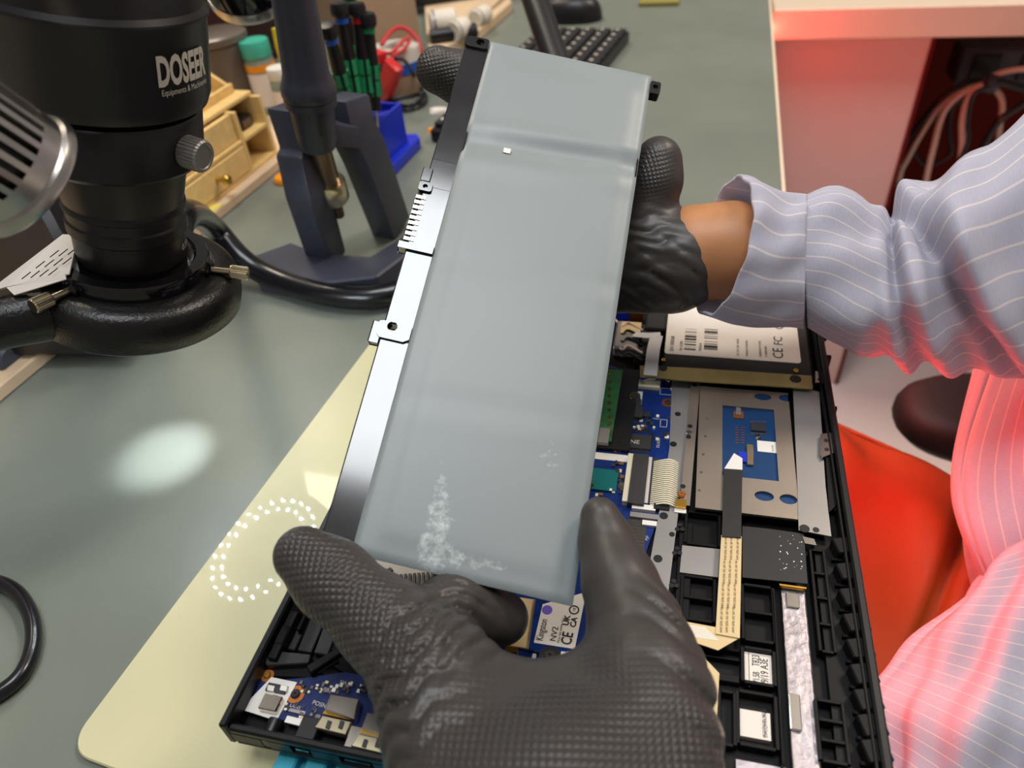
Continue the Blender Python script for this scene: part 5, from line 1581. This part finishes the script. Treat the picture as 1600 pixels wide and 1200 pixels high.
def jar(u, v, d, r, h, lidm, label, group=None, band=None, lab=True):
    base = P(u, v, ST)
    j = thing('jar', base, label, 'jar', group)
    lathe('jar_body', [(0.0, 0), (r * 0.95, 0), (r, 0.003), (r, h * 0.72), (r * 0.92, h * 0.78), (0, h * 0.78)], base, (0, 0, 1), M['glass'], j, 32)
    lathe('jar_lid', [(0.0, h * 0.78), (r * 0.98, h * 0.78), (r * 1.0, h * 0.79), (r * 1.0, h * 0.98), (r * 0.96, h), (0, h)], base, (0, 0, 1), M[lidm], j, 32)
    if lab: lathe('jar_label', [(r * 1.005, h * 0.12), (r * 1.01, h * 0.12), (r * 1.01, h * 0.58), (r * 1.005, h * 0.58)], base, (0, 0, 1), M['paper'], j, 32, closed=True)
    if band: lathe('lid_band', [(r * 1.005, h * 0.60), (r * 1.02, h * 0.60), (r * 1.02, h * 0.70), (r * 1.005, h * 0.70)], base, (0, 0, 1), M[band], j, 32, closed=True)
    return j
jar(427, 172, 0, 0.0165, 0.078, 'green_lid', 'clear jar with a green lid and an orange band behind the organiser', None, 'orange')
jar(455, 182, 0, 0.013, 0.055, 'white_plastic', 'clear jar with a white lid beside the grey upright tube')
gb = thing('storage_tub', (0, 0, 0), 'smoky grey plastic tub behind the wooden organiser', 'tub')
gp = P(372, 172, ST); gb.location = gp.tolist()
lathe('tub_body', [(0.0, 0), (0.028, 0), (0.033, 0.068), (0.034, 0.076), (0.032, 0.076), (0.031, 0.068), (0.026, 0.003), (0, 0.003)], gp, (0, 0, 1), M['grey_box'], gb, 40)
lathe('tub_lid', [(0.0, 0.077), (0.034, 0.077), (0.0355, 0.079), (0.0355, 0.085), (0.032, 0.087), (0.0, 0.087)], gp, (0, 0, 1), M['grey_box'], gb, 40)
ys = D(429, 44, 0.70); ye = D(444, 100, 0.72)
yt = thing('screwdriver', ye, 'yellow handled tool leaning against the grey upright tube', 'tool')
tube('handle', [ys, (ys + ye) / 2, ye], [0.0030, 0.0042, 0.0036], M['yellow'], yt, 12, 4)
tube('shaft', [ye, ye + (ye - ys) * 0.7, ye + (ye - ys) * 1.2], 0.0018, M['steel_shiny'], yt, 8, 2)

# black lamp head with a silver rim, hanging over the organiser
lc = D(392, -18, 0.52); la = unit(V(0.15, -0.45, 0.85))
lh = thing('magnifier_lamp', lc, 'black round lamp head with a silver rim above the wooden organiser', 'lamp')
lathe('lamp_shell', [(0.0, 0.03), (0.020, 0.028), (0.028, 0.018), (0.0305, 0.003), (0.0285, 0.003), (0.026, 0.012), (0.0, 0.016)], lc, la, M['black_gloss'], lh, 48)
lathe('lamp_rim', [(0.0285, -0.004), (0.0310, -0.0035), (0.0318, 0.0), (0.0312, 0.0045), (0.0290, 0.0045), (0.0280, 0.0)], lc, la, M['chrome'], lh, 48, closed=True)
lathe('lamp_glass', [(0.0, -0.001), (0.027, -0.001), (0.027, 0.001), (0.0, 0.001)], lc, la, M['grey_box'], lh, 36)
tube('lamp_neck', [lc + la * 0.028, lc + la * 0.07 + V(-0.03, 0.03, 0.0), lc + V(-0.15, 0.12, 0.08), pb + V(0, 0, 0.45)], 0.006, M['black'], lh, 10, 5)

# dark red box standing behind on the riser
rbx = P(395, 118, ST)
bx_ = thing('tool_case', rbx, 'dark maroon tool case standing behind the plastic tub', 'case')
shc = rbx + sn * 0.05
obox('case_body', shc + V(0, 0, 0.08), sd_ * 0.09, sn * 0.05, (0, 0, 0.08), mat('case_maroon', srgb(52, 16, 16), 0.5), bx_, 0.004)
obox('case_lid', shc + V(0, 0, 0.17), sd_ * 0.091, sn * 0.052, (0, 0, 0.0095), M['black_matte'], bx_, 0.003)
obox('case_handle', shc + V(0, 0, 0.187), sd_ * 0.04, sn * 0.006, (0, 0, 0.0065), M['black'], bx_, 0.002)

# ================================================================ screwdriver rack
sb = thing('screwdriver_rack', P(610, 255, 0.0), 'blue plastic screwdriver rack on the green mat', 'rack')
def bpz(u, v, z): return P(u, v, z)
prism('rack_foot', [P(u, v, 0.012)[:2] for u, v in ((590, 212), (652, 208), (656, 214), (596, 276), (578, 262))], 0.0, 0.012, M['blue'], sb, 0.0015)
bar('rack_back', [P(594, 268, 0.004), D(578, 205, 0.70), D(566, 168, 0.69)], 0.026, 0.004, M['blue'], sb, unit(P(640, 212, 0.0) - P(590, 262, 0.0)))
bar('rack_shelf', [D(572, 196, 0.665), D(596, 186, 0.70), D(612, 182, 0.715)], 0.006, 0.005, M['blue'], sb, V(0, 0, 1))
rkx = unit(P(652, 210, 0) - P(592, 266, 0)); rky = V(-rkx[1], rkx[0], 0)
rk0 = P(596, 236, 0.012)
for dx_, dy_, hx_, hy_ in ((0, -0.016, 0.026, 0.0015), (0, 0.016, 0.026, 0.0015), (-0.0245, 0, 0.0015, 0.0145), (0.0245, 0, 0.0015, 0.0145)):
    c_ = rk0 + rkx * dx_ + rky * dy_; c_[2] = 0.032
    obox('rack_wall', c_, rkx * hx_, rky * hy_, (0, 0, 0.020), M['blue'], sb, 0.0005)
def driver(top, tip, d0, d1, ringm, label):
    a = D(top[0], top[1], d0); b = D(tip[0], tip[1], d1)
    ax = unit(b - a); L = np.linalg.norm(b - a)
    H = L * 0.80
    s_ = thing('precision_screwdriver', b, label, 'screwdriver', 'screwdrivers in the blue rack')
    lathe('spin_cap', [(0.0, 0.0), (0.0065, 0.001), (0.0078, 0.004), (0.0078, 0.010), (0.0060, 0.0125), (0.0, 0.0125)], a, ax, M['black'], s_, 20)
    lathe('colour_ring', [(0.0, 0.0125), (0.0058, 0.0125), (0.0058, 0.0165), (0.0, 0.0165)], a, ax, M[ringm], s_, 20)
    lathe('handle', [(0.0, 0.0165), (0.0052, 0.0165), (0.0056, H * 0.35), (0.0066, H * 0.55), (0.0066, H * 0.8), (0.0050, H * 0.92), (0.0054, H), (0.0, H)], a, ax, M['black'], s_, 20)
    e1_, e2_, _ = frame_of(ax)
    for k in range(6):
        an = 2 * math.pi * k / 6
        er = e1_ * math.cos(an) + e2_ * math.sin(an)
        for q, (h0, h1) in enumerate(((0.52, 0.66), (0.68, 0.84))):
            obox('green_grip', a + ax * H * (h0 + h1) / 2 + er * 0.0062, ax * H * (h1 - h0) / 2, er * 0.0008, np.cross(ax, er) * 0.0021, M['green_grip'], s_)
    lathe('blade', [(0.0, H), (0.0016, H), (0.0016, L * 0.95), (0.0008, L), (0.0, L)], a, ax, M['steel_shiny'], s_, 12)
driver((528, 2), (566, 205), 0.60, 0.67, 'blue_ring', 'screwdriver with a blue ring, tallest beside the grey upright tube')
driver((556, 2), (582, 205), 0.61, 0.675, 'red', 'screwdriver with a red ring in the blue rack')
driver((573, 18), (590, 205), 0.615, 0.68, 'green_grip', 'screwdriver with a green ring at the rack end next to the tan board')
driver((509, 36), (557, 205), 0.58, 0.665, 'blue_ring', 'shorter screwdriver with a blue ring, half hidden by the grey upright tube')
driver((543, -25), (574, 190), 0.63, 0.69, 'green_grip', 'screwdriver with a green ring standing behind the others')

# ================================================================ things along the back of the bench
cbp = P(620, 112, 0.0)
tbd = thing('tan_box', cbp, 'upright tan cardboard box behind the red clip', 'box')
bw = unit(P(664, 105, 0) - P(580, 130, 0)); bnv = V(-bw[1], bw[0], 0)
cbc = P(622, 118, 0.0)
obox('box_body', cbc + bnv * 0.06 + V(0, 0, 0.10), bw * 0.047, bnv * 0.05, (0, 0, 0.10), M['cardboard'], tbd, 0.001)
obox('box_flap', cbc + bnv * 0.06 + V(0, 0, 0.2015), bw * 0.047, bnv * 0.05, (0, 0, 0.0014), M['cardboard'], tbd, 0.0005)
# roll, red clip and wires in front of it
rlp = P(628, 138, 0.0)
roll = thing('tape_roll', rlp, 'white and blue roll standing behind the red clip', 'roll')
lathe('roll_core', [(0.010, 0.0), (0.030, 0.0), (0.031, 0.012), (0.030, 0.024), (0.010, 0.024)], rlp, (0, 0, 1), M['cardboard'], roll, 32, closed=True)
lathe('roll_wrap', [(0.011, 0.024), (0.031, 0.024), (0.031, 0.036), (0.011, 0.036)], rlp, (0, 0, 1), M['blue_ring'], roll, 32, closed=True)
lathe('roll_top', [(0.011, 0.036), (0.031, 0.036), (0.029, 0.050), (0.012, 0.050)], rlp, (0, 0, 1), M['white_plastic'], roll, 32, closed=True)
rc = P(604, 150, 0.0)
clip = thing('red_clip', rc, 'bright red clamp standing beside the screwdrivers', 'clamp')
bar('jaw', [P(592, 152, 0.004), D(604, 138, 0.83), D(616, 100, 0.80)], 0.006, 0.010, M['red'], clip, V(0.4, 0.9, 0))
bar('jaw', [P(600, 140, 0.004), D(602, 118, 0.84), D(590, 80, 0.81)], 0.006, 0.007, M['red'], clip, V(0.4, 0.9, 0))
obox('pivot', D(602, 112, 0.825), (0.012, 0, 0), (0, 0.007, 0), (0, 0, 0.008), M['black'], clip, 0.002)
wz = 0.0
tag(tube('red_wire', [D(596, 70, 0.86), D(612, 48, 0.87), D(632, 44, 0.88), D(652, 62, 0.88), D(659, 90, 0.88), P(655, 130, 0.003)], 0.0028, M['cable_red'], None, 8, 8), 'red wire arching over the white and blue roll', 'wire')
tag(tube('red_wire', [D(594, 82, 0.83), D(612, 82, 0.84), D(630, 64, 0.85), D(640, 60, 0.855), D(632, 76, 0.85), D(612, 88, 0.84)], 0.0022, M['cable_red'], None, 8, 8), 'thin red wire loop lying on top of the roll', 'wire')
tag(tube('black_wire', [P(598, 150, 0.003), P(630, 165, 0.003), P(655, 158, 0.003), P(660, 140, 0.003), P(648, 118, 0.02), P(632, 95, 0.05), P(618, 92, 0.06)], 0.0022, M['cable_black'], None, 8, 8), 'thin black wire coiled on the mat behind the screwdriver rack', 'wire')
tag(tube('black_wire', [P(596, 160, 0.003), P(632, 172, 0.003), P(662, 162, 0.003), P(664, 146, 0.003), P(640, 150, 0.003), P(604, 156, 0.003)], 0.0020, M['cable_black'], None, 8, 8), 'second loop of black wire lying flat on the mat by the red clip', 'wire')
# white parts on a tray at the far end of the bench
tr = thing('parts_tray', P(720, 70, 0.0), 'wooden tray holding white parts at the back of the bench', 'tray')
tq = [P(u, v, 0.004)[:2] for u, v in ((668, 62), (740, 48), (800, -12), (830, -40), (690, -40), (664, 10))]
prism('tray_board', tq, 0.0, 0.012, M['wood_light'], tr, 0.001)
pt = [P(u, v, 0.012)[:2] for u, v in ((700, 82), (738, 58), (740, 52), (697, 70))]
prism('tray_lip', [P(u, v, 0.014)[:2] for u, v in ((672, 80), (735, 58), (800, 2), (794, -4), (728, 48), (668, 68))], 0.0, 0.014, M['wood_light'], tr, 0.001)
for k, (u0, v0, u1, v1, r_, lab) in enumerate(((672, 38, 712, 32, 0.017, 'thick white cylinder lying on the wooden tray'), (708, 50, 728, 42, 0.014, 'short white cylinder lying at the tray front'), (742, 30, 760, 20, 0.012, 'white stub lying near the tray back edge'))):
    a, b = P(u0, v0, 0.012 + r_), P(u1, v1, 0.012 + r_)
    wc = thing('white_cylinder', ((a + b) / 2) - V(0, 0, r_), lab, 'cylinder')
    L = float(np.linalg.norm(b - a))
    lathe('shell', [(0.0, 0), (r_ * 0.9, 0), (r_, 0.002), (r_, L - 0.002), (r_ * 0.9, L), (0.0, L)], a, b - a, M['white_plastic'], wc, 24)
    lathe('end_band', [(r_ * 1.0, L * 0.1), (r_ * 1.03, L * 0.1), (r_ * 1.03, L * 0.2), (r_ * 1.0, L * 0.2)], a, b - a, M['steel_grey'], wc, 24, closed=True)
bk = thing('black_case', P(720, -5, 0.012), 'flat black case lying on the tray behind the white cylinders', 'case')
kx = unit(P(775, -8, 0.012) - P(670, 8, 0.012)); ky = V(-kx[1], kx[0], 0)
kc_ = P(724, 2, 0.012)
obox('case_base', kc_ + ky * 0.05 + V(0, 0, 0.010), kx * 0.085, ky * 0.045, (0, 0, 0.010), M['black_matte'], bk, 0.003, 2)
obox('case_cover', kc_ + ky * 0.05 + V(0, 0, 0.026), kx * 0.085, ky * 0.045, (0, 0, 0.0055), mat('case_navy', srgb(28, 28, 46), 0.5), bk, 0.003, 2)
a, b = P(672, 58, 0.022), P(712, 52, 0.022)
mk = thing('marker', (a + b) / 2 - V(0, 0, 0.01), 'black marker lying in front of the thick white cylinder', 'marker')
lathe('marker_body', [(0, 0), (0.009, 0), (0.0095, 0.002), (0.0095, 0.04), (0, 0.04)], a, b - a, M['black'], mk, 20)
lathe('marker_cap', [(0, 0.04), (0.0102, 0.04), (0.0102, 0.062), (0.008, 0.066), (0, 0.066)], a, b - a, M['black_matte'], mk, 20)
bc = P(681, 70, 0.0); bcap = lathe('blue_cap', [(0, 0.014), (0.006, 0.014), (0.0062, 0.016), (0.0055, 0.028), (0, 0.028)], (bc[0], bc[1], 0.0), (0, 0, 1), M['blue_ring'], None, 20); tag(bcap, 'small blue cap on the tray edge by the marker', 'cap')

# keyboard and mouse
ka, kb2, kc2 = P(862, 45, 0.014), P(984, 48, 0.014), P(950, 110, 0.014)
kux = unit((kb2 - ka) * V(1, 1, 0)); kuy = unit((kb2 - kc2) * V(1, 1, 0)); kuy = unit(kuy - kux * (kuy @ kux))
kbd = thing('keyboard', kb2 - V(0, 0, 0.014), 'black computer keyboard at the back of the bench', 'keyboard')
kl, kw = 0.125, 0.36
kcn = kb2 - kux * kl / 2 - kuy * kw / 2; kcn[2] = 0.007
obox('keyboard_base', kcn, kux * kl / 2, kuy * kw / 2, (0, 0, 0.007), M['black'], kbd, 0.002)
kang = math.atan2(kux[1], kux[0])
k0 = None
for i in range(6):
    for j in range(17):
        p = kcn + kux * (-kl / 2 + 0.011 + i * 0.0206) + kuy * (-kw / 2 + 0.016 + j * 0.0205); p[2] = 0.0165
        if k0 is None:
            k0 = box('key', p[0] - 0.0084, p[0] + 0.0084, p[1] - 0.0086, p[1] + 0.0086, 0.014, 0.019, M['black_matte'], kbd, 0.0012)
            k0.rotation_euler = (0, 0, kang)
            m0 = obox('key_legend', p + V(-0.002, 0.002, 0.0026), (0.0022, 0, 0), (0, 0.0022, 0), (0, 0, 0.0001), M['white_print'], kbd)
        else:
            inst(k0, 'key', p, kbd, (0, 0, kang)); inst(m0, 'key_legend', p + V(-0.002, 0.002, 0.0026), kbd, (0, 0, kang))
mcn = P(888, 30, 0.0)
mou = thing('computer_mouse', mcn, 'black glossy computer mouse behind the keyboard', 'mouse')
v, f = [], []
n1, n2 = 14, 32
for i in range(n1 + 1):
    ph = math.pi / 2 * i / n1
    for j in range(n2):
        th = 2 * math.pi * j / n2
        x = 0.052 * math.cos(th) * math.cos(ph) ** 0.6; y = 0.031 * math.sin(th) * math.cos(ph) ** 0.6
        z = 0.034 * math.sin(ph) ** 0.9 * (1 + 0.12 * math.cos(th) * math.cos(ph))
        v.append(mcn + kux * x + kuy * y + V(0, 0, z))
for i in range(n1):
    for j in range(n2): f.append([i * n2 + j, i * n2 + (j + 1) % n2, (i + 1) * n2 + (j + 1) % n2, (i + 1) * n2 + j])
f.append(list(range(n2)))
mesh('mouse_shell', v, f, M['black'], mou, True)
lathe('scroll_wheel', [(0, -0.003), (0.008, -0.003), (0.009, 0), (0.008, 0.003), (0, 0.003)], mcn - kux * 0.022 + V(0, 0, 0.028), kuy, M['brown_print'], mou, 20)
# slanted black tube in front of the keyboard
ga, gb_ = D(834, -40, 0.72), D(862, 95, 0.86)
gd2 = unit(gb_ - ga)
ft = ga + gd2 * ((0.0 - ga[2]) / gd2[2])
ft = P(941, 300, 0.0)
gn = thing('gooseneck_lamp', ft, 'slanted black lamp tube standing in front of the keyboard', 'lamp')
up = D(836, 0, 0.74)
tube('lamp_tube', [ft + V(0, 0, 0.0125), (ft + up) / 2, up, up + (up - ft) * 0.6], 0.0135, M['black'], gn, 18, 3)
lathe('lamp_base', [(0, 0), (0.040, 0), (0.040, 0.008), (0.030, 0.014), (0, 0.014)], ft, (0, 0, 1), M['black'], gn, 36)

# scraps on the mat
def scrap(name, u, v, r, m, label, cat, sx=1.0, h=0.003):
    c = P(u, v, 0.0); n = 9; vv = []
    q = random.Random(u)
    for z in (0.0, h):
        for i in range(n):
            a = 2 * math.pi * i / n; rr = r * q.uniform(0.8, 1.15) * (1 if z == 0 else 0.8)
            vv.append((c[0] + rr * math.cos(a) * sx, c[1] + rr * math.sin(a), z))
    f = [list(range(n))[::-1], list(range(n, 2 * n))] + [[i, (i + 1) % n, n + (i + 1) % n, n + i] for i in range(n)]
    return tag(mesh(name, vv, f, M[m], None), label, cat)
scrap('plastic_scrap', 680, 205, 0.007, 'orange', 'small orange-yellow scrap on the mat beside the battery frame', 'scrap', 1.3)
scrap('paper_scrap', 686, 174, 0.008, 'paper', 'small white scrap on the mat under the gloved fingertip', 'scrap', 1.6)
oc = P(447, 283, 0.0)
tag(lathe('orange_disc', [(0, 0), (0.011, 0), (0.0115, 0.003), (0.010, 0.006), (0, 0.006)], oc, (0, 0, 1), M['orange'], None, 24), 'orange round cap on the mat against the riser', 'cap')
yw = P(1030, 6, 0.0)
tag(box('sponge', yw[0] - 0.03, yw[0] + 0.03, yw[1] - 0.015, yw[1] + 0.02, 0.0, 0.006, mat('sponge_yellow', srgb(138, 128, 62), 0.8, bump=0.3), None, 0.002, 2), 'dull yellow sponge pad at the far end of the bench', 'sponge')
# thin cable at the left edge of the mat
tag(tube('thin_cable', [P(-60, 905, 0.004), P(-10, 908, 0.004), P(25, 925, 0.004), P(48, 962, 0.004), P(52, 1005, 0.004), P(36, 1050, 0.004), P(0, 1082, 0.004), P(-60, 1110, 0.004), P(-200, 1165, 0.004), P(-340, 1260, 0.004)], 0.0037, M['cable_black'], None, 12, 8), 'thin black cable looped on the bare mat beside the beige mat', 'cable')
# dark purple knob under the ring lamp arm at the left edge
kn = P(-4, 545, 0.03)
kk = thing('clamp_knob', (kn[0], kn[1], 0.0), 'dark blue-grey clamp knob on the riser edge below the ring lamp', 'knob')
kq = sh_pt(*sh_a(2, 560, 0.010), 0.024)
lathe('knob_grip', [(0, 0), (0.010, 0), (0.0115, 0.003), (0.0115, 0.012), (0.010, 0.014), (0, 0.014)], kq - V(0, 0, 0.013), -sn, M['stand_grey'], kk, 24)
lathe('knob_stem', [(0, 0), (0.005, 0), (0.005, 0.018), (0, 0.018)], kq + sn * 0.016 - V(0, 0, 0.013), -sn, M['black'], kk, 16)
